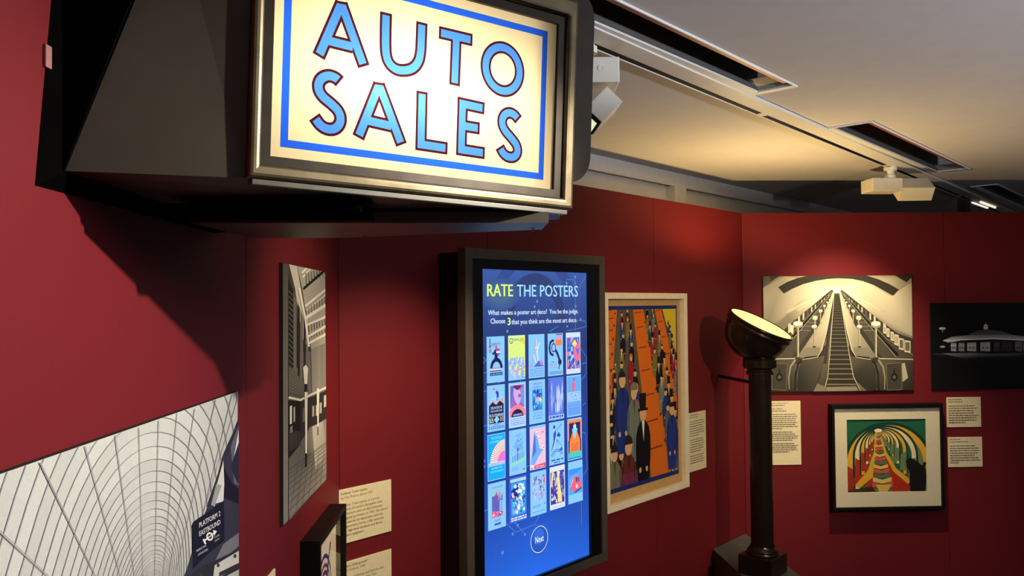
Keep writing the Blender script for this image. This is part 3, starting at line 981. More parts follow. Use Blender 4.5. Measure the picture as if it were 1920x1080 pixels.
# lower banks
P([(560, 170), (530, 168), (200, 445), (60, 600), (60, 700), (500, 700)], W2(58))
P([(590, 170), (610, 168), (900, 400), (1010, 480), (1125, 520), (1125, 680), (640, 700)], W2(56))
for sgn_ in (-1, 1):
    M = lambda x, y: (572 + sgn_ * (x - 572), y)
    # outer staircase, handrails
    P([M(600, 175), M(612, 175), M(850, 480), M(1120, 650), M(1120, 670), M(900, 660), M(720, 400)], W2(74))
    for k in range(16):
        f = (k / 15) ** 1.7
        Lx([M(612 + 150 * f, 200 + 260 * f), M(618 + 215 * f, 196 + 262 * f)], 1 + 4 * f, W2(116))
    Lx([M(604, 180), M(900, 520), M(1010, 640)], 3, W2(30), 26)
    Lx([M(610, 178), M(930, 520), M(1125, 640)], 2, W2(150), 5)
    Lx([M(604, 182), M(760, 370), M(905, 540), M(1000, 650)], 2, W2(170), 4)
    # light balustrade slope with lamps
    P([M(590, 180), M(600, 180), M(700, 420), M(850, 640), M(905, 665), M(700, 650), M(655, 560), M(625, 380)], [W2(206), W2(196), W2(160), W2(120), W2(110), W2(146), W2(168), W2(190)])
    P([M(690, 580), M(800, 585), M(850, 650), M(700, 648)], W2(126))
    Lx([M(586, 185), M(640, 470), M(672, 600), M(700, 645), M(800, 655), M(850, 700), M(870, 780), M(872, 900)], 3, W2(38), 16)
    Lx([M(590, 185), M(648, 470), M(684, 605), M(712, 652), M(816, 668), M(838, 720), M(858, 890)], 2, W2(214), 5)
    # newel fronts
    P([M(720, 655), M(820, 672), M(850, 740), M(860, 900), M(745, 900), M(690, 800), M(660, 640)], [W2(84), W2(70), W2(54), W2(44), W2(60), W2(52), W2(90)])
    P([M(872, 665), M(1125, 660), M(1125, 905), M(880, 905)], [W2(88), W2(60), W2(40), W2(52)])
    Lx([M(850, 660), M(1125, 668)], 7, W2(190))
    P([M(928, 700), M(1035, 690), M(1040, 885), M(935, 890)], W2(64))
    Lx([M(928, 700), M(1035, 690), M(1040, 885), M(935, 890), M(928, 700)], 4, W2(116))
    P([M(1040, 700), M(1060, 690), M(1085, 800), M(1045, 830)], W2(176))
    a.circ(*M(985, 795), 24, W2(30), ry=30)
    Lx([M(985, 735), M(985, 780)], 10, W2(34))
    a.circ(*M(985, 795), 12, W2(96), ry=14)
    Lx([M(870, 670), M(905, 720), M(918, 800), M(915, 885)], 14, W2(150), 6)
    # advertising panels along the wall
    for k in range(14):
        f = (k / 13) ** 1.6
        x, y = 615 + 290 * f, 192 + 210 * f
        w, h = 2 + 16 * f, 6 + 62 * f
        P([M(x, y), M(x + w, y + w * 0.7), M(x + w, y + h + w * 0.7), M(x, y + h)], W2(190 if k % 3 else 90))
    if sgn_ > 0:
        for x, y, w, h in ((905, 420, 22, 66), (930, 440, 22, 70), (958, 465, 24, 72), (985, 485, 32, 84), (1018, 512, 36, 90), (1058, 528, 44, 94)):
            P([(x, y), (x + w, y + 8), (x + w, y + h), (x, y + h - 8)], W2(202))
            P([(x + 6, y + 14), (x + w - 6, y + 18), (x + w - 6, y + h - 14), (x + 6, y + h - 20)], W2(98 if w > 35 else 160))
    else:
        P([(236, 415), (262, 425), (258, 490), (238, 470)], W2(214))
    # lamp standards
    for k in range(9):
        f = 0.72 ** (k + 1)
        x, y = 588 + 195 * f + 0 * k, 190 + 330 * f
        Lx([M(x, y - 60 * f), M(x, y + 105 * f)], 15 * f, W2(150))
        a.circ(*M(x, y - 80 * f), 27 * f, W2(190), ry=20 * f)
        a.circ(*M(x, y - 90 * f), 24 * f, W2(240), ry=12 * f)
    for x, yt, yb, r_ in ((734, 435, 575, 20), (852, 420, 655, 36)):
        Lx([M(x, yt + 10), M(x, yb)], r_ * 0.5, W2(110))
        Lx([M(x + 2 * sgn_, yt + 10), M(x + 2 * sgn_, yb)], r_ * 0.16, W2(214))
        P([M(x - r_ * 0.5, yb - 4), M(x + r_ * 0.5, yb - 4), M(x + r_ * 0.6, yb + 8), M(x - r_ * 0.6, yb + 8)], W2(70))
        a.circ(*M(x, yt), r_, W2(150), ry=r_ * 0.62)
        a.circ(*M(x, yt - r_ * 0.3), r_ * 0.94, W2(248), ry=r_ * 0.46)
# centre stair
P([(556, 190), (586, 190), (660, 640), (690, 760), (735, 905), (478, 905), (520, 640)], W2(50))
for k in range(34):
    f = (k / 33) ** 1.9
    y = 196 + 690 * f
    hw = 14 + 95 * f
    cx = 572 + 34 * f
    Lx([(cx - hw, y), (cx + hw, y)], 1.2 + 7 * f, W2(92 + 40 * f))
P([(500, 865), (712, 860), (735, 905), (485, 905)], W2(120))
for k in range(24):
    x = 502 + 9 * k
    Lx([(x, 866), (x - 2 + 0.2 * k, 905)], 2.5, W2(170))
Lx([(552, 190), (520, 640), (505, 790), (480, 900)], 3, W2(200), 6)
Lx([(590, 190), (662, 640), (690, 790), (745, 900)], 3, W2(200), 6)
P([(540, 166), (604, 166), (590, 192), (552, 192)], W2(250))
P([(430, 840), (500, 870), (470, 905), (400, 905)], W2(124))
P([(720, 830), (760, 870), (800, 905), (745, 905)], W2(110))
a.build('print', PRINT, t, -0.0121)

# --- round building at night
t, a = photo_board(RW, 'nearly black night photograph of a low round lit building, beside the escalator photograph', 1.124, 1.75, 1.178, 1.691, 0.010)
base3 = a.fn
a.fn = lambda x, y: base3(1420 + x / 3.84, 500 + y / 3.84)
P, Lx = a.poly, a.line
full(a, [g(17), g(17), g(14), g(14)])
P([(1270, 625), (1960, 610), (1960, 680), (1500, 690), (1300, 640)], [g(60), g(56), g(22), g(20), g(22)])
P([(1330, 625), (1960, 612), (1960, 640), (1480, 660)], [g(124), g(90), g(34), g(34)])
P([(1530, 485), (1580, 462), (1660, 455), (1760, 462), (1820, 485)], g(72))
Lx([(1530, 486), (1820, 486)], 4, g(104))
P([(1335, 532), (1400, 505), (1530, 492), (1820, 490), (1960, 505), (1960, 530), (1700, 520), (1480, 528), (1380, 550)], [g(180), g(150), g(134), g(120), g(124), g(176), g(170), g(190), g(196)])
Lx([(1340, 532), (1480, 526), (1700, 518), (1960, 530)], 8, g(226))
P([(1375, 545), (1700, 530), (1960, 540), (1960, 620), (1700, 628), (1390, 612)], g(30))
for x0, x1, v in ((1394, 1432, 168), (1448, 1490, 150), (1510, 1575, 176), (1605, 1675, 168), (1705, 1740, 66), (1760, 1830, 48), (1855, 1905, 100), (1912, 1960, 110)):
    P([(x0, 552 - (x0 - 1394) * 0.03), (x1, 551 - (x1 - 1394) * 0.03), (x1, 610), (x0, 606)], g(v))
    for k in range(5):
        xx = x0 + (x1 - x0) * (k + 0.5) / 5
        a.circ(xx, 570 + 14 * (k % 2), 6, g(v * (0.6 if k % 2 else 1.15)), ry=9)
    Lx([(x0, 580), (x1, 580)], 2, g(70))
for x in (1440, 1500, 1592, 1690):
    Lx([(x, 545), (x, 625)], 8, g(14))
P([(1628, 430), (1658, 430), (1658, 452), (1628, 452)], g(190))
a.circ(1643, 428, 16, g(205), ry=12, a0=pi, a1=2 * pi)
Lx([(1643, 418), (1643, 405)], 5, g(170))
a.circ(1330, 445, 24, g(196), ry=10)
Lx([(1332, 450), (1332, 472)], 6, g(140))
a.circ(1332, 576, 20, g(160), ry=8)
a.build('print', PRINT, t, -0.0101)

# ------------------------------------------------------------------ touchscreen display on the middle wall
D_ = 0.145
U0, U1, DZ1 = 0.437, 1.281, 1.906
DZ0 = 0.60
uc = (U0 + U1) / 2
disp = thing('touchscreen_display', 'tall portrait touchscreen in a dark brown casing, showing a grid of small posters', 'display', MW.at(uc, DZ0), MW.rz)
hw, H_ = (U1 - U0) / 2, DZ1 - DZ0
cs = boxbm(-hw + 0.004, hw - 0.004, -0.104, -0.0005, 0.012, H_ - 0.012, bev=0.006)
obj('back_case', cs, BEZEL, disp)
bm = bmesh.new()
ring(bm, -hw, hw, 0, H_, 0.0375, -D_, -0.1042, bev=0.002)
obj('casing', bm, CASING, disp)
sx0, sz1 = MW.px(900, 504.2, 0.124)
sx1 = MW.px(1099.2, 509.2, 0.124)[0]
sz0 = MW.px(1107.7, 1038.4, 0.124)[1]
sx0, sx1, sz0, sz1 = sx0 - uc, sx1 - uc, sz0 - DZ0, sz1 - DZ0
bm = bmesh.new()
ring(bm, -hw + 0.0377, hw - 0.0377, 0.0377, H_ - 0.0377, (sx0 + hw - 0.0377, hw - 0.0377 - sx1, sz0 - 0.0377, H_ - 0.0377 - sz1), -0.137, -0.1042)
obj('bezel', bm, BEZEL, disp)
SW_, SH_ = sx1 - sx0, sz1 - sz0
def dpx(x, y):
    u, z = MW.px(x, y, 0.124)
    return u - uc - sx0, z - DZ0 - sz0
scr = Art(clip=(0, 0, SW_, SH_))
n = 12
def scol(fx, fz):
    # fz 0 bottom .. 1 top
    top, mid, low, bot = (58, 88, 160), (38, 56, 112), (30, 66, 160), (38, 104, 226)
    if fz > 0.75:
        k, a_, b_ = (fz - 0.75) / 0.25, mid, top
    elif fz > 0.32:
        k, a_, b_ = (fz - 0.32) / 0.43, low, mid
    else:
        k, a_, b_ = fz / 0.32, bot, low
    d = 1 - 0.16 * abs(fx - 0.45) * (1 if fz < 0.35 else 0)
    return tuple((a_[i] + (b_[i] - a_[i]) * k) * d for i in range(3))
for i in range(4):
    for j in range(n):
        f = [(i / 4, j / n), ((i + 1) / 4, j / n), ((i + 1) / 4, (j + 1) / n), (i / 4, (j + 1) / n)]
        scr.poly([(x * SW_, z * SH_) for x, z in f], [scol(*q) for q in f], step=False)
scr.k += 1
def sl(px, w, c):
    scr.line([dpx(*q) for q in px], w, c)
def dot(x, y, r, c):
    q = dpx(x, y)
    scr.circ(q[0], q[1], r, c, n=12)
# large dim arcs and circuit lines of the background
cx_, cz_ = dpx(1005, 600)
for rr in (0.16, 0.25):
    scr.line([(cx_ + rr * cos(a * pi / 16), cz_ + rr * sin(a * pi / 16)) for a in range(17)], 0.05, (46, 62, 112) if rr < 0.2 else (50, 74, 140))
LN = (84, 120, 190)
for pts in ([(1078, 519), (1079, 620)], [(1099, 516), (1083, 545)], [(1080, 600), (1098, 602), (1099, 612), (1084, 616), (1063, 620)], [(1090, 654), (1099, 670), (1099, 700), (1091, 712)], [(1100, 680), (1090, 682)],
            [(901, 665), (911, 675), (901, 688)], [(903, 700), (912, 698)], [(975, 712), (980, 722)], [(1047, 611), (1030, 622)], [(903, 735), (912, 733)], [(904, 800), (913, 797)], [(1088, 810), (1098, 812), (1101, 880), (1094, 890)],
            [(948, 980), (967, 998), (1003, 983), (1014, 960)], [(962, 976), (984, 1002)], [(905, 960), (915, 955)], [(1092, 760), (1098, 755)], [(1090, 940), (1090, 985)], [(985, 875), (1012, 868), (1018, 852)], [(1062, 528), (1062, 540)], [(1078, 525), (1062, 524)]):
    sl(pts, 0.0028, LN)
for x, y, r_ in ((1078, 519, .0065), (1078, 531, .005), (1062, 531, .006), (1079, 574, .006), (1007, 565, .006), (1002, 575, .006), (1009, 592, .004), (951, 621, .006), (1063, 612, .005), (908, 562, .005), (1088, 599, .006), (935, 716, .005),
               (903, 747, .005), (904, 742, .005), (907, 865, .006), (907, 875, .006), (970, 985, .006), (961, 1001, .006), (984, 1002, .006), (942, 1036, .007), (997, 880, .006), (1040, 787, .005)):
    dot(x, y, r_, (96, 132, 204))
# title and question
gx, gz = dpx(938, 552)
for r_, k in ((0.085, 0.25), (0.065, 0.5), (0.045, 0.8)):
    b_ = scol(gx / SW_, gz / SH_)
    scr.circ(gx, gz, r_ * 1.25, tuple(b_[i] + ((98, 140, 130)[i] - b_[i]) * k * 0.5 for i in range(3)), ry=r_ * 0.7, n=24)
def stext(s, x0, x1, y, h, c, bold=0.0):
    p, q = dpx(x0, y), dpx(x1, y - 0.0)
    b = scr
    for dx in ((0,) if not bold else (-bold, 0, bold)):
        b.text(s, p[0] + dx, dpx((x0 + x1) / 2, y)[1], h, c, width=q[0] - p[0])
stext('RATE', 911.5, 961, 555.5, 0.066, (222, 250, 120), 0.0012)
stext('THE POSTERS', 968.5, 1083, 556, 0.066, (166, 222, 255), 0.0004)
stext('What makes a poster art deco?  You be the judge.', 914.5, 1083.5, 589, 0.0262, (214, 232, 255), 0.0003)
stext('Choose', 919, 946.5, 606.5, 0.0275, (214, 232, 255), 0.0003)
stext('3', 950.3, 956.5, 609.5, 0.040, (236, 255, 150), 0.0008)
stext('that you think are the most art deco.', 958.5, 1081, 606, 0.0272, (214, 232, 255), 0.0003)
# round button
bx_, bz_ = dpx(1010.5, 1011)
scr.circ(bx_, bz_, 0.064, (40, 92, 196), n=40)
scr.circ(bx_, bz_, 0.052, (226, 238, 252), n=40)
scr.circ(bx_, bz_, 0.0495, (34, 72, 160), n=40)
scr.circ(bx_, bz_, 0.0465, (38, 84, 186), n=40)
scr.circ(bx_ - 0.004, bz_ + 0.012, 0.032, (52, 104, 206), n=30)
scr.text('Next', bx_, bz_ - 0.011, 0.036, (226, 240, 255), width=0.052, align='c')
for k in (0.0006,):
    scr.text('Next', bx_ + k, bz_ - 0.011, 0.036, (226, 240, 255), width=0.052, align='c')
screen = scr.build('screen', SCREENM, disp, -0.124)
screen.location = (sx0, -0.124, sz0)

# poster thumbnails: pictures in a 1 x 1.66 field
SKY, NAVY, PALE, INKC = (134, 196, 250), (28, 30, 84), (176, 214, 252), (40, 44, 96)
rnd = random.Random(5)
def dashes(t, x0, x1, z, h, c, words=5):
    x = x0
    while x < x1:
        w = rnd.uniform(0.5, 1.3) * (x1 - x0) / words
        t.rect(x, z, min(x + w, x1), z + h, c)
        x += w + 0.25 * (x1 - x0) / words
def tx(t, s, x0, x1, z, h, c):
    t.text(s, x0, z, h, c, width=x1 - x0)
def k_safety(t):
    tx(t, 'SAFETY', .25, .78, 1.33, .14, INKC)
    t.line([(.18, 1.60), (.18, 1.08)], .05, (60, 70, 120)); t.line([(.10, 1.30), (.27, 1.32)], .02, INKC)
    t.circ(.20, 1.24, .05, (236, 110, 120))
    t.poly([(.22, 1.18), (.33, 1.06), (.50, 1.22), (.52, 1.10), (.35, .98)], NAVY)
    t.circ(.52, 1.27, .07, (236, 90, 100))
    t.poly([(.50, 1.25), (.74, 1.20), (.72, 1.0), (.62, .94), (.52, 1.0)], (110, 90, 190)); t.rect(.52, 1.06, .73, 1.12, (250, 240, 244)); t.rect(.52, 1.14, .73, 1.18, (232, 80, 100))
    t.poly([(.44, 1.20), (.58, 1.0), (.62, .82), (.42, .82)], NAVY)
    for r_, c in ((.35, NAVY), (.22, SKY)):
        t.circ(.53, .50, r_, c, ry=r_ * 1.12, a0=0, a1=pi)
    t.rect(.18, .50, .78, .53, (232, 80, 100)); t.rect(.17, .45, .78, .48, (250, 244, 250)); t.rect(.17, .40, .80, .44, (44, 70, 190))
    t.rect(.16, .25, .88, .36, NAVY); tx(t, 'SUBURBAN', .19, .86, .27, .10, SKY)
def k_joy(t):
    t.rect(0, .85, 1, 1.66, (206, 238, 160))
    for k in range(7):
        a = radians(196 + 12 * k)
        t.line([(1.0, 1.62), (1 + 1.5 * cos(a), 1.62 + 1.5 * sin(a))], .02, (226, 232, 96), .12)
    t.poly([(.62, 1.45), (1, 1.5), (1, 1.3)], (218, 214, 90))
    t.text('G', .05, 1.36, .30, (38, 70, 110)); tx(t, 'ENERAL JOY', .24, .92, 1.46, .13, (38, 70, 110))
    for k in range(60):
        t.circ(rnd.uniform(.1, .95), rnd.uniform(.5, .82), .035, rnd.choice([(150, 160, 240), (190, 190, 250), (120, 150, 230)]), n=6)
    t.poly([(.08, .45), (.42, .32), (.45, .0), (.1, .3)], (180, 200, 250)); t.line([(.15, .52), (.28, .36), (.42, .34), (.45, .02)], .05, (220, 140, 190)); t.line([(.42, .34), (.98, .46)], .05, (220, 140, 190))
    for k in range(4):
        dashes(t, .74, .96, .30 - .07 * k, .025, (110, 120, 180), 2)
def k_lights(t):
    for x0, x1, w, c in ((.2, .4, .08, (150, 170, 220)), (.45, .42, .1, (170, 170, 210)), (.62, .48, .07, (206, 220, 240))):
        t.line([(x0, .45), (x1, 1.5)], w, c, w * .5)
    t.line([(.7, 1.35), (.5, 1.0), (.62, .55)], .06, (206, 226, 240)); t.line([(.3, .9), (.5, .5)], .05, (216, 232, 250))
    t.circ(.45, 1.15, .06, (226, 220, 120)); t.circ(.68, 1.3, .03, (226, 220, 120))
    t.poly([(.3, .42), (.62, .66), (.95, .42)], (84, 104, 210)); t.poly([(.7, .5), (.78, .74), (.92, .45)], (200, 130, 210)); t.poly([(.08, .42), (.15, .6), (.22, .42)], (200, 130, 190))
    for k in range(5):
        dashes(t, .08, .95, .33 - .065 * k, .025, (96, 130, 210), 6)
def k_power(t):
    t.line([(.33 + .22 * cos(a), 1.1 + .28 * sin(a)) for a in [radians(70 + 14 * q) for q in range(16)]], .10, (32, 36, 96))
    t.line([(.38 + .13 * cos(a), 1.1 + .16 * sin(a)) for a in [radians(20 * q) for q in range(19)]], .05, (60, 66, 130))
    t.rect(.5, 1.18, .93, 1.4, (250, 128, 70))
    for k in range(4):
        t.rect(.56 + .09 * k, 1.4, .60 + .09 * k, 1.6, (240, 110, 110))
    t.rect(.55, 1.6, .95, 1.63, INKC)
    t.line([(.5, 1.0), (.62, .86), (.75, .62), (.82, .5)], .13, (44, 46, 110)); t.circ(.78, .52, .12, (30, 34, 92)); t.line([(.78, .5), (.7, .24)], .06, (60, 66, 130))
    for k, ch in enumerate('POWER'):
        t.text(ch, .07, 1.28 - .115 * k, .13, (30, 34, 92))
    tx(t, 'THE', .2, .4, .50, .10, INKC); tx(t, 'NERVE CENTRE', .08, .6, .40, .09, (180, 90, 150)); tx(t, "OF LONDON'S", .1, .6, .30, .09, (180, 90, 150))
    tx(t, 'UNDERGROUND', .05, .93, .06, .17, (24, 26, 76))
def k_mosaic(cols, n=90, x0=.06, x1=.94, z0=.2, z1=1.46, sz=.1):
    def f(t):
        t.rect(x0, z0, x1, z1, cols[0])
        for k in range(n):
            x, z, r_ = rnd.uniform(x0 + sz / 2, x1 - sz / 2), rnd.uniform(z0 + sz / 2, z1 - sz / 2), rnd.uniform(sz * .3, sz)
            a = rnd.uniform(0, 6.28)
            pts = [(min(max(x + r_ * cos(a + q) * .8, x0), x1), min(max(z + r_ * 1.3 * sin(a + q), z0), z1)) for q in (0, 1.9, 3.4, 4.9)]
            t.poly(pts, rnd.choice(cols))
    return f
def k_burst(t):
    t.rect(0, 0, 1, 1.66, (206, 216, 250))
    k_mosaic([(60, 110, 220), (30, 50, 140), (180, 210, 250), (236, 120, 140), (40, 60, 170), (240, 150, 120)])(t)
    t.poly([(.4, 1.2), (.55, 1.36), (.72, 1.22), (.6, 1.02)], (244, 232, 90)); t.poly([(.6, 1.1), (.94, 1.3), (.94, .55), (.66, .5), (.45, .9)], (232, 110, 150)); t.poly([(.62, 1.0), (.9, 1.0), (.8, .7)], (110, 100, 210))
def k_seaside(t):
    t.poly([(.1, .95), (.3, 1.10), (.5, .98), (.7, 1.12), (.92, 1.16), (.92, .85), (.1, .85)], (250, 150, 120)); t.poly([(.08, 1.1), (.3, 1.14), (.5, 1.06), (.7, 1.16), (.92, 1.16), (.7, 1.3), (.3, 1.22)], (150, 206, 250))
    t.poly([(.1, .92), (.3, 1.06), (.5, .94), (.7, 1.08), (.92, .95), (.92, .28), (.1, .28)], (24, 28, 76))
    t.line([(.50, 1.42), (.58, 1.36), (.6, 1.2)], .11, (40, 60, 160)); t.circ(.46, 1.50, .06, (240, 150, 130)); t.line([(.42, 1.5), (.32, 1.54)], .025, INKC); t.line([(.54, 1.3), (.53, 1.08)], .03, (70, 100, 190)); t.line([(.62, 1.24), (.58, 1.1)], .03, (70, 100, 190))
    tx(t, 'SEASIDE', .18, .84, .80, .13, (206, 226, 255)); tx(t, 'EXCURSIONS', .18, .84, .69, .10, (206, 226, 255)); tx(t, 'SOUTHEND', .12, .90, .52, .15, (226, 240, 255))
    t.poly([(.37, .41), (.52, .56), (.67, .41), (.52, .27)], (134, 206, 250))
    for k in range(3):
        dashes(t, .12, .34, .44 - .06 * k, .035, (206, 214, 160), 2); dashes(t, .7, .9, .46 - .06 * k, .035, (206, 160, 150), 2)
    t.rect(.35, .22, .7, .26, (130, 130, 210)); dashes(t, .08, .94, .15, .03, (60, 80, 160), 8); dashes(t, .08, .94, .09, .03, (60, 80, 160), 8)
def k_mask(t):
    t.rect(.04, .04, .96, 1.6, PALE)
    t.rect(.08, .72, .92, 1.56, (150, 100, 190)); t.poly([(.1, .8), (.3, 1.5), (.12, 1.5)], (80, 110, 200)); t.poly([(.75, .9), (.9, .8), (.9, 1.5), (.75, 1.4)], (90, 160, 230))
    t.poly([(.3, 1.45), (.62, 1.38), (.74, 1.25), (.7, .95), (.55, .78), (.35, 1.0), (.27, 1.25)], (196, 170, 226)); t.poly([(.26, 1.5), (.5, 1.36), (.74, 1.48), (.72, 1.54), (.3, 1.55)], (110, 40, 110)); t.circ(.64, 1.16, .09, (196, 70, 150), ry=.07); t.circ(.72, 1.36, .06, (220, 100, 170), ry=.05)
    for r_, c in ((.55, (252, 128, 150)), (.36, (34, 30, 90))):
        t.circ(.5, .38, r_, c, ry=r_ * .8, a0=0.03, a1=pi - .03, n=24)
    t.rect(0, .0, .04, 1.66, PALE); t.rect(.96, 0, 1, 1.66, PALE)
    tx(t, 'HEARING', .24, .78, .42, .12, (220, 220, 250)); t.rect(.04, 0, .96, .38, PALE)
    for k in range(4):
        dashes(t, .1, .92, .30 - .07 * k, .03, (150, 130, 200) if k < 2 else (90, 130, 210), 6)
def k_tram(t):
    tx(t, "LONDON'S", .22, .78, 1.47, .12, (50, 84, 160)); tx(t, 'TRAMWAYS', .22, .78, 1.34, .12, (50, 84, 160))
    k_mosaic([(60, 130, 220), (40, 80, 190), (120, 200, 250), (30, 60, 150), (90, 170, 240)], 60, .2, .82, .50, 1.30, .1)(t)
    t.circ(.52, .92, .1, (226, 160, 190)); t.circ(.66, .9, .08, (206, 226, 150))
    tx(t, 'THEATRE LAND', .2, .8, .38, .09, (70, 110, 180)); tx(t, 'LATE SERVICES', .2, .82, .27, .09, (50, 84, 160)); tx(t, 'BY TRAMWAY', .24, .78, .16, .09, (50, 84, 160))
def k_folds(t):
    t.rect(0, 0, 1, 1.66, (92, 120, 220))
    for k in range(40):
        x, z = rnd.uniform(.03, .97), rnd.uniform(.4, 1.3)
        h = rnd.uniform(.2, .5)
        t.poly([(x, max(z - h, .24)), (min(x + .06, 1), z), (min(max(x + rnd.uniform(-.05, .1), 0), 1), min(z + h, 1.64)), (max(x - .05, 0), z)], rnd.choice([(120, 150, 236), (70, 90, 196), (166, 190, 246), (190, 206, 250), (96, 110, 210)]))
    t.rect(.0, .02, 1, .2, (150, 190, 246)); dashes(t, .06, .94, .09, .07, (60, 80, 160), 5)
def k_swim(t):
    t.rect(.04, .05, .96, 1.6, (104, 166, 240)); t.rect(.04, .6, .96, 1.0, (150, 196, 248))
    t.poly([(.34, 1.3), (.5, 1.46), (.56, 1.3), (.5, 1.0), (.38, .98)], (236, 96, 130)); t.circ(.5, 1.48, .06, (190, 80, 130))
    for k in range(30):
        t.circ(rnd.uniform(.08, .92), rnd.uniform(.5, 1.0), .03, rnd.choice([(96, 140, 220), (190, 220, 250), (60, 90, 180)]), n=5, ry=.015)
    tx(t, 'OUT OF DOORS', .08, .92, .42, .10, (150, 90, 170))
    for k in range(4):
        dashes(t, .1, .9, .32 - .07 * k, .025, (90, 120, 200), 6)
def k_fan(t):
    t.rect(.03, .03, .97, 1.63, (20, 166, 236))
    tx(t, 'TO CATCH A', .2, .86, 1.47, .12, (150, 250, 240)); tx(t, 'COUNTRY BUS', .14, .9, 1.33, .12, (150, 250, 240))
    cx, cz = .97, .62
    t.poly([(cx, cz)] + [(cx + .82 * cos(a), cz + .78 * sin(a)) for a in [radians(90 + 90 * q / 16) for q in range(17)]], (246, 244, 240))
    for q in range(15):
        a = radians(93 + 6.1 * q)
        t.line([(cx, cz), (cx + .82 * cos(a), cz + .78 * sin(a))], .012, (196, 120, 120), .035)
    t.poly([(cx, cz)] + [(cx + .42 * cos(a), cz + .38 * sin(a)) for a in [radians(90 + 90 * q / 10) for q in range(11)]], (230, 110, 210))
    t.rect(.06, .52, .94, .64, (206, 220, 250)); tx(t, 'UNDERGROUND', .08, .93, .53, .13, (36, 70, 190))
    tx(t, 'QUICKEST WAY', .2, .82, .40, .09, (150, 250, 240)); tx(t, 'OUT OF LONDON', .16, .86, .28, .09, (150, 250, 240))
def k_tree(t):
    for k in range(110):
        a, r_ = rnd.uniform(0, 6.28), rnd.uniform(.05, .4)
        x, z = .5 + r_ * cos(a), 1.15 + r_ * sin(a)
        t.line([(x, z), (x + .05 * cos(a), z + .06 * sin(a))], .012, rnd.choice([(70, 120, 220), (50, 90, 190), (90, 150, 240)]))
    for a in range(20, 170, 22):
        t.line([(.48, .85), (.48 + .3 * cos(radians(a)), .9 + .4 * sin(radians(a)))], .012, (50, 80, 170))
    t.line([(.47, .5), (.48, 1.0)], .03, (40, 66, 150))
    t.poly([(.03, .42), (.5, .50), (.97, .62), (.97, .48), (.5, .40), (.03, .34)], (134, 220, 190))
    for k in range(6):
        x = .18 + .12 * k
        t.line([(x, .48 + .02 * k), (x + .01, .66 + .02 * k)], .03, (60, 80, 160)); t.circ(x + .01, .68 + .02 * k, .02, (40, 50, 110), n=6)
    for k in range(3):
        dashes(t, .15, .5, .26 - .045 * k, .015, (90, 120, 200), 4)
    t.circ(.83, .16, .04, (60, 80, 160), n=8)
def k_hand(t):
    t.rect(.02, .03, .98, 1.56, (232, 190, 214))
    t.poly([(.28, 1.42), (.42, 1.4), (.55, 1.0), (.62, .75), (.9, .74), (.6, .52), (.3, .2), (.05, .1), (.1, .5), (.2, .95)], (110, 170, 244)); t.poly([(.2, .95), (.28, 1.4), (.35, 1.2), (.4, .7), (.15, .45)], (70, 120, 210))
    for k in range(4):
        t.circ(.44 + .13 * k, 1.36 - .19 * k, .085, (250, 244, 250), n=14); t.poly([(.40 + .13 * k, 1.42 - .19 * k), (.46 + .13 * k, 1.34 - .19 * k), (.40 + .13 * k, 1.28 - .19 * k)], (206, 60, 110)); t.poly([(.50 + .13 * k, 1.42 - .19 * k), (.46 + .13 * k, 1.36 - .19 * k), (.51 + .13 * k, 1.30 - .19 * k)], (206, 60, 110))
    tx(t, '30S', .7, .88, 1.34, .12, (96, 70, 130))
    t.poly([(.24, .03), (.98, .03), (.98, .20), (.28, .16)], (240, 80, 110)); tx(t, 'BY BUS', .38, .86, .065, .09, (255, 230, 236))
    t.rect(.03, .04, .2, .2, (250, 230, 244)); t.circ(.11, .09, .06, (196, 60, 90), ry=.025, n=10)
def k_dancer(t):
    t.poly([(.38, 1.0), (.5, 1.05), (.6, .9), (.82, .6), (.6, .62), (.45, .56), (.3, .62)], (150, 206, 250))
    t.poly([(.28, 1.2), (.42, 1.34), (.46, 1.2), (.4, 1.0), (.32, .8), (.1, .46), (.28, .9)], (56, 84, 176)); t.circ(.34, 1.46, .07, (50, 70, 150))
    t.poly([(.5, 1.1), (.62, 1.25), (.76, 1.1), (.66, 1.04)], (40, 70, 170)); t.line([(.45, 1.3), (.7, 1.46), (.86, 1.55)], .03, (70, 110, 200))
    for k in range(7):
        t.line([(.5, .98), (.42 + .07 * k, .58 + .02 * k)], .012, (70, 110, 200))
    t.line([(.5, .6), (.52, .35)], .05, (150, 206, 250))
    for r_ in (.36, .29):
        t.line([(.5 + r_ * 1.1 * cos(radians(a)), .22 + r_ * sin(radians(a))) for a in range(20, 161, 14)], .03, (60, 96, 190))
    t.poly([(.62, .5), (.8, .66), (.9, .5)], (60, 90, 190)); dashes(t, .12, .9, .15, .05, (50, 74, 150), 3); dashes(t, .3, .7, .06, .04, (50, 74, 150), 3)
def k_orange(t):
    t.rect(.05, .05, .95, 1.6, (36, 40, 90)); t.rect(.05, 1.48, .95, 1.6, (250, 136, 70)); t.rect(.05, .8, .11, 1.6, (240, 130, 110)); t.rect(.89, .8, .95, 1.6, (240, 130, 110))
    t.poly([(.14, .75), (.36, 1.15), (.64, 1.15), (.87, .75), (.87, .3), (.12, .3)], (248, 134, 62)); t.poly([(.3, 1.2), (.5, 1.35), (.7, 1.2), (.5, .82)], (134, 206, 250)); t.circ(.5, 1.33, .10, (190, 226, 250)); t.line([(.5, 1.36), (.5, 1.58)], .07, (250, 150, 100), .01)
    for k in range(4):
        dashes(t, .26, .76, .62 - .08 * k, .03, (176, 80, 60), 3)
    t.rect(.07, .08, .93, .3, (60, 200, 206))
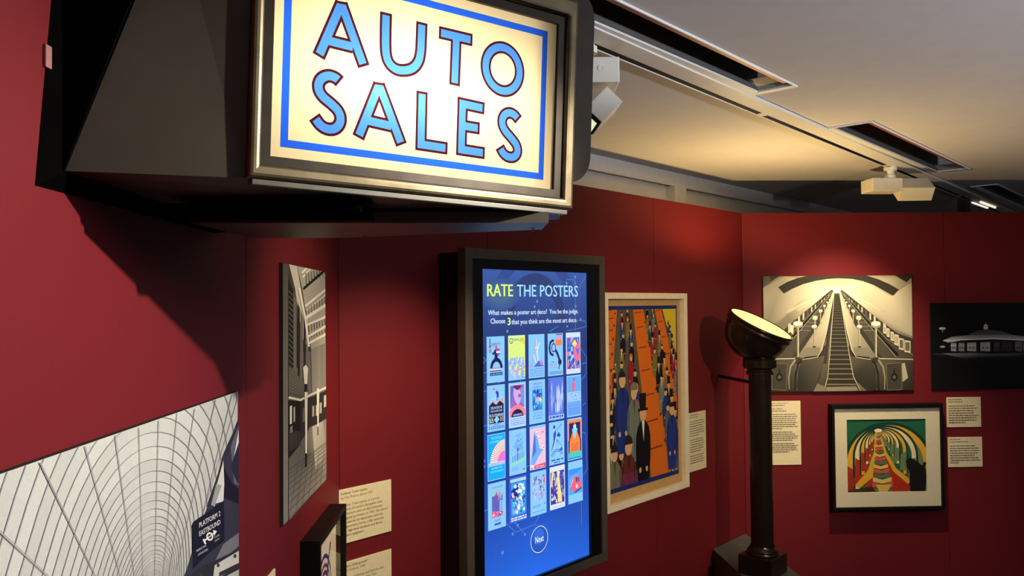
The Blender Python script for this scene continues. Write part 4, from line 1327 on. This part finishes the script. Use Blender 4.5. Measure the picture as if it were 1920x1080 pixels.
def k_travel(t):
    tx(t, 'AVOID THE WET', .2, .82, 1.46, .09, (60, 80, 140))
    t.rect(.2, .42, .82, 1.4, (150, 190, 210)); t.poly([(.22, 1.18), (.4, 1.2), (.48, 1.34), (.52, 1.15), (.66, 1.3), (.66, .6), (.22, .6)], (96, 96, 180)); t.poly([(.58, 1.3), (.66, 1.3), (.62, 1.02), (.56, 1.0)], (226, 110, 160)); t.poly([(.64, 1.0), (.82, 1.25), (.82, .95)], (90, 130, 220)); t.rect(.64, .6, .82, .95, (150, 190, 246))
    for k in range(4):
        t.line([(.68, .66 + .08 * k), (.8, .67 + .08 * k)], .02, (60, 80, 160))
    t.poly([(.2, .42), (.82, .42), (.82, .58), (.2, .66)], (206, 110, 150))
    for k in range(16):
        t.circ(rnd.uniform(.22, .8), rnd.uniform(.44, .6), .03, rnd.choice([(250, 240, 246), (236, 130, 160), (70, 80, 160)]), n=7)
    tx(t, 'TRAVEL', .34, .7, .26, .11, (60, 80, 150)); t.rect(.34, .13, .7, .21, (70, 96, 180))
def k_stars(t):
    t.rect(0, 0, 1, 1.66, (66, 100, 206)); t.rect(.04, 1.48, .96, 1.6, (166, 206, 250)); t.rect(.1, .26, .92, 1.44, (40, 170, 232))
    t.poly([(.1, .9), (.1, 1.2), (.3, 1.3), (.5, 1.38), (.5, .8)], (30, 44, 130))
    for k in range(60):
        t.circ(rnd.uniform(.16, .86), rnd.uniform(.32, 1.38), rnd.uniform(.03, .08), rnd.choice([(230, 240, 255), (190, 200, 246), (60, 70, 170), (226, 236, 255), (196, 130, 200)]), n=7)
    dashes(t, .05, .95, .15, .045, (220, 232, 255), 5); dashes(t, .05, .95, .07, .045, (220, 232, 255), 6)
def k_river(t):
    t.rect(.12, .5, .9, 1.5, (150, 190, 236))
    for k in range(46):
        x, z = rnd.uniform(.15, .85), rnd.uniform(.55, 1.45)
        t.line([(x, z), (min(x + rnd.uniform(-.08, .08), .9), min(z + rnd.uniform(.05, .2), 1.5))], rnd.uniform(.02, .06), rnd.choice([(70, 96, 180), (110, 150, 220), (190, 110, 170), (60, 70, 140), (180, 214, 250)]))
    t.line([(.16, 1.08), (.5, 1.1), (.86, 1.2)], .04, (170, 210, 250)); t.poly([(.76, 1.2), (.88, 1.45), (.88, 1.15)], (226, 80, 130))
    for k in range(2):
        dashes(t, .12, .6, .36 - .05 * k, .02, (80, 110, 190), 4)
    tx(t, 'Stories from the line', .1, .88, .12, .08, (50, 70, 140)); t.circ(.86, .38, .03, (60, 80, 160), n=8)
def k_stair(t):
    t.rect(0, 0, 1, 1.66, (214, 222, 250)); k_mosaic([(60, 60, 160), (150, 190, 240), (40, 44, 140), (200, 120, 170), (60, 140, 190), (120, 90, 190), (240, 236, 210)], 90, .05, .95, .2, 1.46, .09)(t)
    t.poly([(.44, 1.46), (.56, 1.46), (.78, .24), (.5, .24)], (246, 220, 140)); t.poly([(.1, 1.46), (.22, 1.46), (.12, .9), (.05, .9)], (246, 220, 140))
    for z in (.4, .7, 1.0, 1.25):
        t.line([(.48, z), (.70, z + .02)], .012, (200, 160, 90))
    dashes(t, .1, .9, .08, .02, (150, 160, 210), 7)
def k_train(t):
    t.rect(.03, .35, .97, 1.36, (80, 160, 242)); t.poly([(.03, 1.0), (.97, 1.3), (.97, 1.36), (.03, 1.36)], (60, 140, 236))
    for k in range(4):
        t.line([(.16 + .12 * k, .8), (.2 + .14 * k, 1.16)], .06, (130, 190, 248), .03)
    t.poly([(.1, .62), (.36, .98), (.46, 1.06), (.66, 1.06), (.82, .96), (.84, .78), (.92, .74), (.92, .56), (.42, .44)], (240, 96, 120)); t.poly([(.42, .44), (.92, .56), (.92, .50), (.46, .38)], (60, 60, 130))
    t.rect(.52, .82, .62, 1.0, (60, 60, 130)); t.rect(.68, .80, .75, .98, (60, 60, 130)); t.circ(.58, .64, .08, (250, 220, 236), n=12); t.line([(.12, .66), (.36, .94)], .015, (250, 240, 250))
kinds = [[k_safety, k_joy, k_lights, k_power, k_burst], [k_seaside, k_mask, k_tram, k_folds, k_swim], [k_fan, k_tree, k_hand, k_dancer, k_orange], [k_travel, k_stars, k_river, k_stair, k_train]]
c11, c15, c41, c45 = dpx(911.9, 631.7), dpx(1060.6, 623.9), dpx(914.2, 908.4), dpx(1064.7, 867.5)
tw = dpx(946, 711)[0] - c11[0]
th = ((c11[1] - dpx(946, 711)[1]) + (c41[1] - dpx(949, 990)[1])) / 2
for r_ in range(4):
    for c_ in range(5):
        fx, fz = c_ / 4, r_ / 3
        x = (c11[0] * (1 - fx) + c15[0] * fx) * (1 - fz) + (c41[0] * (1 - fx) + c45[0] * fx) * fz
        z = (c11[1] * (1 - fx) + c15[1] * fx) * (1 - fz) + (c41[1] * (1 - fx) + c45[1] * fx) * fz
        sc_ = tw
        t = Art(lambda px_, py_, x=x, z=z: (x + px_ * tw, z - th + py_ / 1.66 * th), clip=(x, z - th, x + tw, z))
        t.rect(0, 0, 1, 1.66, SKY)
        kinds[r_][c_](t)
        o = t.build('poster_thumbnail', SCREENM, screen, -0.0012)

# ------------------------------------------------------------------ framed poster right of the display
t, fn, hw = wall_thing(MW, 'framed_poster', 'cream framed poster of orange bands and a colourful crowd, right of the touchscreen', 'framed poster', 1.4285, 2.166, 0.747)
H_ = 1.754 - 0.747
bm = bmesh.new()
ring(bm, -hw, hw, 0, H_, 0.030, -0.036, -0.0005, bev=0.003)
obj('frame', bm, CREAM, t)
obj('backing', boxbm(-hw + 0.0302, hw - 0.0302, -0.008, -0.0006, 0.0302, H_ - 0.0302), TAN, t)
px0, px1, pz0, pz1 = -hw + 0.036, hw - 0.062, 0.075, H_ - 0.062
a = Art(lambda x, y: (px0 + (px1 - px0) * x, pz0 + (pz1 - pz0) * y), clip=(px0, pz0, px1, pz1))
a.rect(0, 0, 1, 1, (34, 46, 110))
a.clip = (px0 + 0.010, pz0 + 0.022, px1 - 0.010, pz1 - 0.018)
YEL, ORA, DORA = (214, 190, 40), (214, 108, 30), (120, 50, 22)
a.rect(0, 0, 1, 1, YEL)
a.poly([(.0, .97), (.16, 1), (.76, 1), (.86, .86), (1, .70), (1, 0), (0, 0)], (92, 84, 72))
bands = [((.05, .16, 1.0), (-.14, .06, .42)), ((.36, .50, 1.0), (.60, .92, -.02)), ((.66, .75, 1.0), (1.02, 1.22, .20))]
for (xa, xb, zt), (xc, xd, zbt) in bands:
    a.poly([(xa - .02, zt), (xb + .02, zt), (xd + .03, zbt), (xc - .03, zbt)], (86, 84, 56))
    a.poly([(xa, zt), (xb, zt), (xd, zbt), (xc, zbt)], ORA)
    for k in range(7):
        f = .04 + .92 * (k / 7) ** 1.25
        z = zt + (zbt - zt) * f
        l, r_ = xa + (xc - xa) * f, xb + (xd - xb) * f
        a.line([(l + (r_ - l) * .12, z), (l + (r_ - l) * .72, z + .006)], .004 + .006 * f, DORA)
        a.circ(l + (r_ - l) * .86, z + .03, .008 + .010 * f, DORA, ry=.006 + .007 * f, n=10)
rp = random.Random(11)
CLO = [(30, 28, 34), (44, 76, 62), (122, 118, 60), (150, 40, 44), (40, 60, 130), (96, 100, 92), (140, 112, 52), (70, 34, 38), (120, 130, 116), (30, 28, 34), (186, 120, 40)]
SKIN = (214, 170, 122)
def passer(x, z, s, col, hat, up=1.0):
    """a plain standing crowd figure"""
    w = .11 * s
    a.poly(smooth([(x - w * .5, z), (x - w * .72, z + .16 * s), (x - w * .62, z + .25 * s), (x - w * .2, z + .29 * s), (x + w * .2, z + .29 * s), (x + w * .64, z + .25 * s), (x + w * .7, z + .15 * s), (x + w * .45, z)], 1), col)
    a.poly([(x - w * .12, z + .285 * s), (x + w * .14, z + .285 * s), (x + w * .04, z + .2 * s)], (226, 220, 200) if hat == 'top' else tuple(v * .7 for v in col))
    for sg in (-1, 1):
        a.line([(x + sg * w * .5, z + .24 * s), (x + sg * w * .58, z + .13 * s), (x + sg * w * .36, z + .09 * s)], .010 * s, tuple(v * .62 for v in col))
        a.circ(x + sg * w * .30, z + .085 * s, .012 * s, SKIN, n=8)
    a.line([(x, z + .2 * s), (x, z + .01 * s)], .004 * s, tuple(v * .6 for v in col))
    a.circ(x, z + .315 * s, .034 * s, SKIN, ry=.032 * s, n=14)
    if hat == 'top':
        a.poly([(x - .03 * s, z + .33 * s), (x + .03 * s, z + .33 * s), (x + .034 * s, z + .40 * s), (x - .034 * s, z + .40 * s)], (24, 22, 26))
        a.line([(x - .052 * s, z + .332 * s), (x + .052 * s, z + .332 * s)], .01 * s, (24, 22, 26))
    elif hat == 'cloche':
        a.circ(x, z + .328 * s, .042 * s, rp.choice([(186, 44, 44), (214, 104, 36), (80, 96, 60), (40, 36, 44), (120, 120, 110)]), ry=.038 * s, a0=0, a1=pi, n=12)
    else:
        a.circ(x, z + .33 * s, .036 * s, (34, 28, 28), ry=.026 * s, a0=0, a1=pi, n=10)
lanes = [((.22, .96), (.17, -.04), 1.0), ((.30, .98), (.45, .02), 1.0), ((.56, 1.0), (.93, .12), .86), ((.63, 1.0), (1.0, .2), .8), ((.86, .94), (1.0, .55), .6), ((.13, .70), (.02, -.02), .9)]
rows = []
for (xa, za), (xb, zb_), sc_ in lanes:
    for k in range(11):
        f = (k / 10) ** 1.25
        rows.append((za + (zb_ - za) * f - .08, xa + (xb - xa) * f + rp.uniform(-.02, .02), (.34 + .62 * f) * sc_))
for z, x, s in sorted(rows, reverse=True):
    passer(x, z - .1 * s, s, rp.choice(CLO), rp.choice(['top', 'cloche', 'cloche', 'bare', 'top']))
# larger plain figures in the foreground
passer(.21, .20, 1.25, (34, 52, 120), 'bare')
passer(.36, .14, 1.2, (112, 122, 106), 'cloche')
passer(.48, -.03, 1.35, (24, 22, 26), 'top')
passer(.90, .04, 1.1, (36, 56, 128), 'bare')
passer(.10, -.16, 1.15, (118, 112, 92), 'cloche')
passer(.28, -.20, 1.35, (96, 48, 40), 'cloche')
for k in range(18):
    x = .19 + .012 * k
    a.line([(x, .06 + .03 * (k % 2)), (x + .006, -.02)], .004, (176, 50, 110) if k % 2 else (60, 60, 150))
a.build('print', PRINT, t, -0.0081)
obj('glass', sheet(-hw + 0.0303, hw - 0.0303, -0.0200, 0.0303, H_ - 0.0303), GLASS, t)

# ------------------------------------------------------------------ framed colour print on the right wall
t, fn, hw = wall_thing(RW, 'framed_print', 'small black framed print of green arches and a red stair on ivory mat', 'framed print', 0.4630, 1.1660, 0.4700)
H_ = 1.118 - 0.4700
MX0, MX1, MZ0, MZ1 = [0] * 4
q0, q1, q2, q3 = fn(1562.6, 766.6, .04), fn(1760.3, 763.4, .04), fn(1766, 946.5, .04), fn(1567.4, 953, .04)
mx0, mx1, mz0, mz1 = (q0[0] + q3[0]) / 2, (q1[0] + q2[0]) / 2, (q2[1] + q3[1]) / 2, (q0[1] + q1[1]) / 2
fx0, fx1, fz0, fz1 = mx0 - 0.018, mx1 + 0.016, mz0 - 0.018, mz1 + 0.024
bm = bmesh.new()
ring(bm, fx0, fx1, fz0, fz1, (0.018, 0.016, 0.018, 0.024), -0.052, -0.0005, bev=0.002)
obj('frame', bm, BLACKFRAME, t)
w0, w1, w2, w3 = fn(1586, 788, .036), fn(1734, 784, .036), fn(1738.5, 919, .036), fn(1590, 925, .036)
ax0, ax1, az0, az1 = (w0[0] + w3[0]) / 2, (w1[0] + w2[0]) / 2, (w2[1] + w3[1]) / 2, (w0[1] + w1[1]) / 2
bm = bmesh.new()
ring(bm, mx0 + 0.0002, mx1 - 0.0002, mz0 + 0.0002, mz1 - 0.0002, (ax0 - mx0, mx1 - ax1, az0 - mz0, mz1 - az1), -0.040, -0.0362, bev=0.0)
obj('mat_board', bm, MATBOARD, t)
obj('backing', boxbm(mx0 + 0.0002, mx1 - 0.0002, -0.0345, -0.0006, mz0 + 0.0002, mz1 - 0.0002), MATBOARD, t)
a = Art(lambda x, y: (ax0 + (ax1 - ax0) * x, az1 - (az1 - az0) * y), clip=(ax0 - .004, az0 - .004, ax1 + .004, az1 + .004))
GRN, DGR, YLO, CRM, REDC, OLV = (34, 96, 66), (22, 62, 48), (216, 166, 48), (232, 214, 160), (170, 48, 30), (108, 126, 84)
a.rect(-.1, -.1, 1.1, 1.1, GRN)
# plain nested arches, light between dark
vx, vy = .40, .20
for k in range(9):
    f = .74 ** k
    cx, cy = vx + (.52 - vx) * f, vy + (.62 - vy) * f
    R, Q = .56 * f, .58 * f
    for off, c in ((1.0, DGR), (.93, CRM if k % 2 else YLO), (.80, OLV if k % 3 == 0 else GRN)):
        a.circ(cx, cy, R * off, c, ry=Q * off, n=30, a0=pi, a1=2 * pi)
        a.rect(cx - R * off, cy, cx + R * off, cy + .6 * f, c)
    for sg in (-1, 1):
        a.poly([(cx + sg * R * .92, cy + .02), (cx + sg * R * .70, cy + .10 * f), (cx + sg * R * .66, cy + .5 * f), (cx + sg * R * .95, cy + .52 * f)], REDC if sg < 0 else OLV)
a.poly([(-.1, .62), (.12, .84), (.0, 1.1), (-.1, 1.1)], (150, 50, 30))
# yellow stepped sides, red slopes, striped stair
a.poly([(.36, .18), (.34, .45), (.26, .70), (.10, .90), (.16, .94), (.32, .80), (.37, .5), (.39, .18)], YLO)
a.poly([(.42, .18), (.50, .45), (.62, .68), (.80, .84), (.74, .95), (.56, .70), (.45, .42)], YLO)
a.poly([(.39, .16), (.37, .5), (.32, .80), (.16, .98), (.30, 1.1), (.42, .7), (.41, .3)], REDC)
a.poly([(.41, .16), (.46, .45), (.58, .72), (.82, .95), (.60, 1.1), (.46, .7), (.42, .35)], REDC)
for k in range(18):
    f = (k / 17) ** 1.7
    y, w = .20 + .66 * f, .02 + .11 * f
    h = .012 + .055 * f
    cx = .395 + .05 * f
    a.poly([(cx - w, y), (cx, y + h * .6), (cx + w, y), (cx + w, y + h), (cx, y + h * 1.5), (cx - w, y + h)], [(78, 116, 84), (216, 186, 96), (186, 96, 70)][k % 3])
a.poly([(.36, .90), (.56, .90), (.50, 1.0), (.44, 1.1), (.40, 1.0)], (206, 176, 84))
a.circ(.40, .155, .05, (240, 226, 180), ry=.025)
a.poly([(0, .98), (.3, .92), (.45, 1.1), (0, 1.1)], (52, 52, 36))
# dark stooped block at the right
a.poly(smooth([(.74, .58), (.79, .53), (.85, .56), (.92, .62), (.99, .68), (1.0, .8), (.97, 1.1), (.80, 1.1), (.78, .86), (.79, .72), (.75, .66)], 1), (26, 24, 22))
a.line([(.96, .68), (.985, .60)], .035, (26, 24, 22))
a.build('print', PRINT, t, -0.0346)
obj('glass', sheet(mx0 + 0.0003, mx1 - 0.0003, -0.0450, mz0 + 0.0003, mz1 - 0.0003), GLASS, t)

# ------------------------------------------------------------------ deep box frame low on the left wall
t, fn, hw = wall_thing(LW, 'box_frame', 'deep black box frame low on the left wall beside the corner', 'framed print', -0.552, -0.163, 0.70)
H_ = 1.100 - 0.70
bm = bmesh.new()
ring(bm, -hw, hw, 0, H_, 0.017, -0.051, -0.0005, bev=0.0015)
obj('frame', bm, BLACKFRAME, t)
obj('backing', boxbm(-hw + 0.0172, hw - 0.0172, -0.022, -0.0006, 0.0172, H_ - 0.0172), MATBOARD, t)
a = Art(clip=(-hw + 0.018, 0.018, hw - 0.018, H_ - 0.018))
a.rect(-.09, .06, .11, .335, (226, 222, 196))
a.rect(-.10, .05, .12, .06, (190, 184, 150))
for r_, c, w in ((.13, (52, 46, 110), .012), (.105, (120, 60, 90), .010), (.085, (60, 56, 120), .012), (.062, (150, 140, 150), .012), (.04, (50, 46, 100), .010)):
    a.line([(.0 + r_ * cos(radians(q)) * .8, .17 + r_ * sin(radians(q))) for q in range(0, 181, 12)], w, c)
a.line([(.04, .24), (.09, .315)], .02, (60, 62, 140), .012)
a.line([(.095, .325), (.095, .10)], .004, (70, 70, 130))
a.line([(-.08, .10), (.09, .10)], .01, (90, 60, 90))
a.build('print', PRINT, t, -0.0221)
obj('glass', sheet(-hw + 0.0173, hw - 0.0173, -0.0430, 0.0173, H_ - 0.0173), GLASS, t)

# ------------------------------------------------------------------ caption labels
def caption(W, label, corners, lines, size, lead, faint=False, extra_h=0.0, ink=(58, 52, 44), u_ext=0.0):
    us = [W.px(x, y, 0.005)[0] for x, y in corners]
    zs = [W.px(x, y, 0.005)[1] for x, y in corners]
    u0, u1 = (us[0] + us[3]) / 2 - u_ext, (us[1] + us[2]) / 2
    z1, z0 = (zs[0] + zs[1]) / 2, (zs[2] + zs[3]) / 2 - extra_h
    t, fn, hw = wall_thing(W, 'caption_label', label, 'label', u0, u1, z0, 'caption labels')
    h = z1 - z0
    obj('card', boxbm(-hw, hw, -0.0045, -0.0003, 0, h, bev=0.0004), CARD, t)
    a = Art(clip=(-hw + .002, .002, hw - .002, h - .002))
    z = h - size * 1.5
    rl = random.Random(label)
    for ln in lines:
        if ln is None:
            z -= lead * 0.75
            continue
        if isinstance(ln, str):
            bold = ln.startswith('*')
            s = ln.lstrip('*')
            w = text_mesh(s)[2] * size
            k = min(1.0, (2 * hw - 0.016) / w)
            a.text(s, -hw + 0.010, z, size, ink, width=w * k)
            if bold:
                a.text(s, -hw + 0.0103, z, size, ink, width=w * k)
        else:
            # writing too small to read in the photograph: word-length bars
            x, lim = -hw + 0.010, -hw + 0.010 + (2 * hw - 0.020) * ln
            while x < lim - 0.004:
                w = min(rl.uniform(0.006, 0.022), lim - x)
                a.rect(x, z, x + w, z + size * 0.42, tuple(v + 44 for v in ink))
                x += w + size * 0.30
        z -= lead
    a.build('text', PRINT, t, -0.0046)
    return t
caption(MW, 'cream caption card by the wall corner, upper of the two behind the box frame',
        [(634.7, 919.2), (733.7, 899.2), (734.2, 995.3), (634.7, 1023)],
        ['*Sudbury Town station', 'by Fox Photos, about 1932', None, 'Sudbury Town station is a prime', 'example of modern European style', 'architecture with art deco features.', 'Designed by Holden in 1931, the station', 'is known for its distinctive concrete', 'and geometric forms, a flat concrete', 'roof, high-level windows and flared', 'art deco uplighters.'], 0.0118, 0.0140)
caption(MW, 'cream caption card by the wall corner, lower one, partly hidden by the box frame',
        [(634.7, 1057), (734.2, 1030.5), (734.2, 1095), (634.7, 1123)],
        ['*London Underground', 'by Lill Tschudi, 1930', None, 'This print of fittings and fixtures also', 'shows the art deco style. This', 0.8, 0.9, 0.5], 0.0118, 0.0140, extra_h=0.05)
caption(MW, 'cream caption card partly behind the right edge of the framed poster',
        [(1294, 775), (1323, 769), (1325, 877), (1294, 885)], [0.55, 0.5, None, 0.9, 0.95, 0.85, 0.9, 0.95, 0.9, 0.6, None, 0.85, 0.9, 0.95, 0.85, 0.9, 0.7, None, 0.9, 0.8, 0.9, 0.85], 0.0100, 0.0125, u_ext=0.01)
caption(RW, 'tall cream caption card partly behind the uplighter column',
        [(1430, 752.5), (1500, 751.5), (1503.5, 871.5), (1430, 872)], ['*Leicester Square station escalators', 0.6, None, '*Bronze escalator uplighter', 0.66, None, 0.9, 0.95, 0.92, 0.9, 0.96, 0.9, 0.95, 0.5, None, 0.8, 0.9, 0.96, 0.94, 0.8, None, 0.85, 0.96, 0.9, 0.94, 0.7], 0.0105, 0.0118)
caption(RW, 'cream caption card right of the small framed print, upper of the pair',
        [(1774.5, 744.8), (1838.5, 744.4), (1840.4, 799.6), (1776.3, 801.9)], [0.42, 0.46, None, 0.85, 0.95, 0.8, 0.85, 0.96, 0.9, 0.88, 0.55], 0.0110, 0.0138)
caption(RW, 'cream caption card right of the small framed print, lower of the pair',
        [(1777, 820.1), (1841.2, 818.9), (1842.7, 874), (1779, 877)], [0.35, 0.6, None, 0.85, 0.95, 0.96, 0.9, 0.8, 0.94, 0.96, 0.3], 0.0110, 0.0138)
u_, z_ = LW.px(517, 1067, 0.005)
caption(LW, 'cream caption card below the tall station hall photograph, mostly out of view',
        [(490, 1098), (517, 1067), (517, 1150), (490, 1190)], [0.6, 0.5, None, 0.9, 0.8, 0.9], 0.0118, 0.0140, u_ext=0.10)

# ------------------------------------------------------------------ escalator uplighter on its plinth
PZ = 0.3526
pl = bmesh.new()
A_, B_ = Vector((1.0915, 4.4255, 0)), Vector((1.3565, 4.7160, 0))
ld = Vector((0.075, -1.0, 0)).normalized() * 0.95
foot = [A_ + ld * 0.0, A_ + ld, B_ + ld, B_]
hexa(pl, [p + Vector((0, 0, 0)) for p in foot], [p + Vector((0, 0, PZ)) for p in foot])
bmesh.ops.bevel(pl, geom=pl.edges[:], offset=0.002, segments=1, affect='EDGES')
cpl = Vector((1.25, 4.1, 0))
bmesh.ops.translate(pl, verts=pl.verts, vec=-cpl)
o = obj('plinth', pl, PLINTHM)
o.location = cpl
o['label'], o['category'] = 'low dark grey plinth in the wall corner under the uplighter', 'plinth'

LX, LY = 1.242, 4.032
up = thing('escalator_uplighter', 'tall dark bronze escalator uplighter with a glowing tilted bowl, on the corner plinth', 'lamp', (LX, LY, PZ))
bm = bmesh.new()
bb = 0.088
box(bm, -bb, bb, -bb, bb, 0.0003, 0.095, bev=0.004)
bmesh.ops.rotate(bm, verts=bm.verts, cent=(0, 0, 0), matrix=Matrix.Rotation(radians(47), 3, 'Z'))
obj('base', bm, LAMPMETAL, up)
bm = bmesh.new()
lathe(bm, [(0.078, 0.0952), (0.078, 0.104), (0.070, 0.108), (0.074, 0.114), (0.070, 0.120), (0.062, 0.126), (0.058, 0.140)], n=48, cap0=True)
obj('foot_moulding', bm, LAMPMETAL, up, smooth=True)
RC = CAM + ray(1427, 607) * (4.03 / ray(1427, 607).y)
rc = RC - Vector((LX, LY, PZ))
bm = bmesh.new()
top_z = rc.z - 0.236
# fluted column
nf = 16
prof_n = nf * 6
rings = []
for z in (0.1402, top_z):
    rg = []
    for k in range(prof_n):
        an = 2 * pi * k / prof_n
        r_ = 0.0550 - 0.0012 * (0.5 + 0.5 * cos(nf * an)) ** 2
        rg.append(bm.verts.new((r_ * cos(an), r_ * sin(an), z)))
    rings.append(rg)
for k in range(prof_n):
    j = (k + 1) % prof_n
    bm.faces.new((rings[0][k], rings[0][j], rings[1][j], rings[1][k]))
bm.faces.new(rings[1])
obj('column', bm, LAMPMETAL, up)
bm = bmesh.new()
lathe(bm, [(0.056, top_z - 0.02), (0.066, top_z - 0.018), (0.066, top_z - 0.004), (0.060, top_z), (0.060, top_z + 0.008), (0.078, top_z + 0.014), (0.082, top_z + 0.02), (0.082, top_z + 0.055), (0.072, top_z + 0.068), (0.05, top_z + 0.075)], n=48, cap1=True)
obj('collar', bm, LAMPMETAL, up, smooth=False)
AX = Vector((0.385, -0.27, 0.885)).normalized()
bm = bmesh.new()
bowl = [(0.168, -0.030), (0.166, -0.036), (0.160, -0.042)]
for k in range(1, 13):
    an = k / 12 * radians(80)
    bowl.append((0.160 * cos(an) ** 0.85, -0.042 - 0.150 * sin(an)))
lathe(bm, bowl, rc, AX, 56, False, True)
obj('bowl', bm, LAMPMETAL, up, smooth=True)
bm = bmesh.new()
lathe(bm, [(0.157, -0.012), (0.158, 0.001), (0.163, 0.004), (0.170, 0.002), (0.1715, -0.004), (0.169, -0.010), (0.1655, -0.013), (0.1655, -0.020), (0.170, -0.023), (0.171, -0.027), (0.168, -0.0298)], rc, AX, 56)
obj('rim', bm, LAMPMETAL, up, smooth=True)
bm = bmesh.new()
lathe(bm, [(0.1585, 0.0005), (0.13, 0.0035), (0.09, 0.0060), (0.05, 0.0075), (0.012, 0.0080)], rc, AX, 48, False, True)
for f in bm.faces:
    f.normal_flip()
obj('diffuser', bm, glow_mat('lamp_opal_glass', (255, 238, 150), 1.05), up, smooth=True)
# stay bar from the column to the wall
zst = CAM.z - (718 - 569) / FOC * 4.1 - PZ
wp = MW.at(2.56, 0, 0.0) - Vector((LX, LY, 0))
bm = bmesh.new()
tube(bm, Vector((wp.x * 0.16, wp.y * 0.16, zst)), Vector((wp.x * 0.985, wp.y * 0.985, zst)), 0.009)
obj('stay_bar', bm, LAMPMETAL, up)
lamp('uplighter_bulb', 'SPOT', RC + AX * 0.028, RC + AX, 46, (1.0, 0.70, 0.29), 0.04, 168, 0.35)
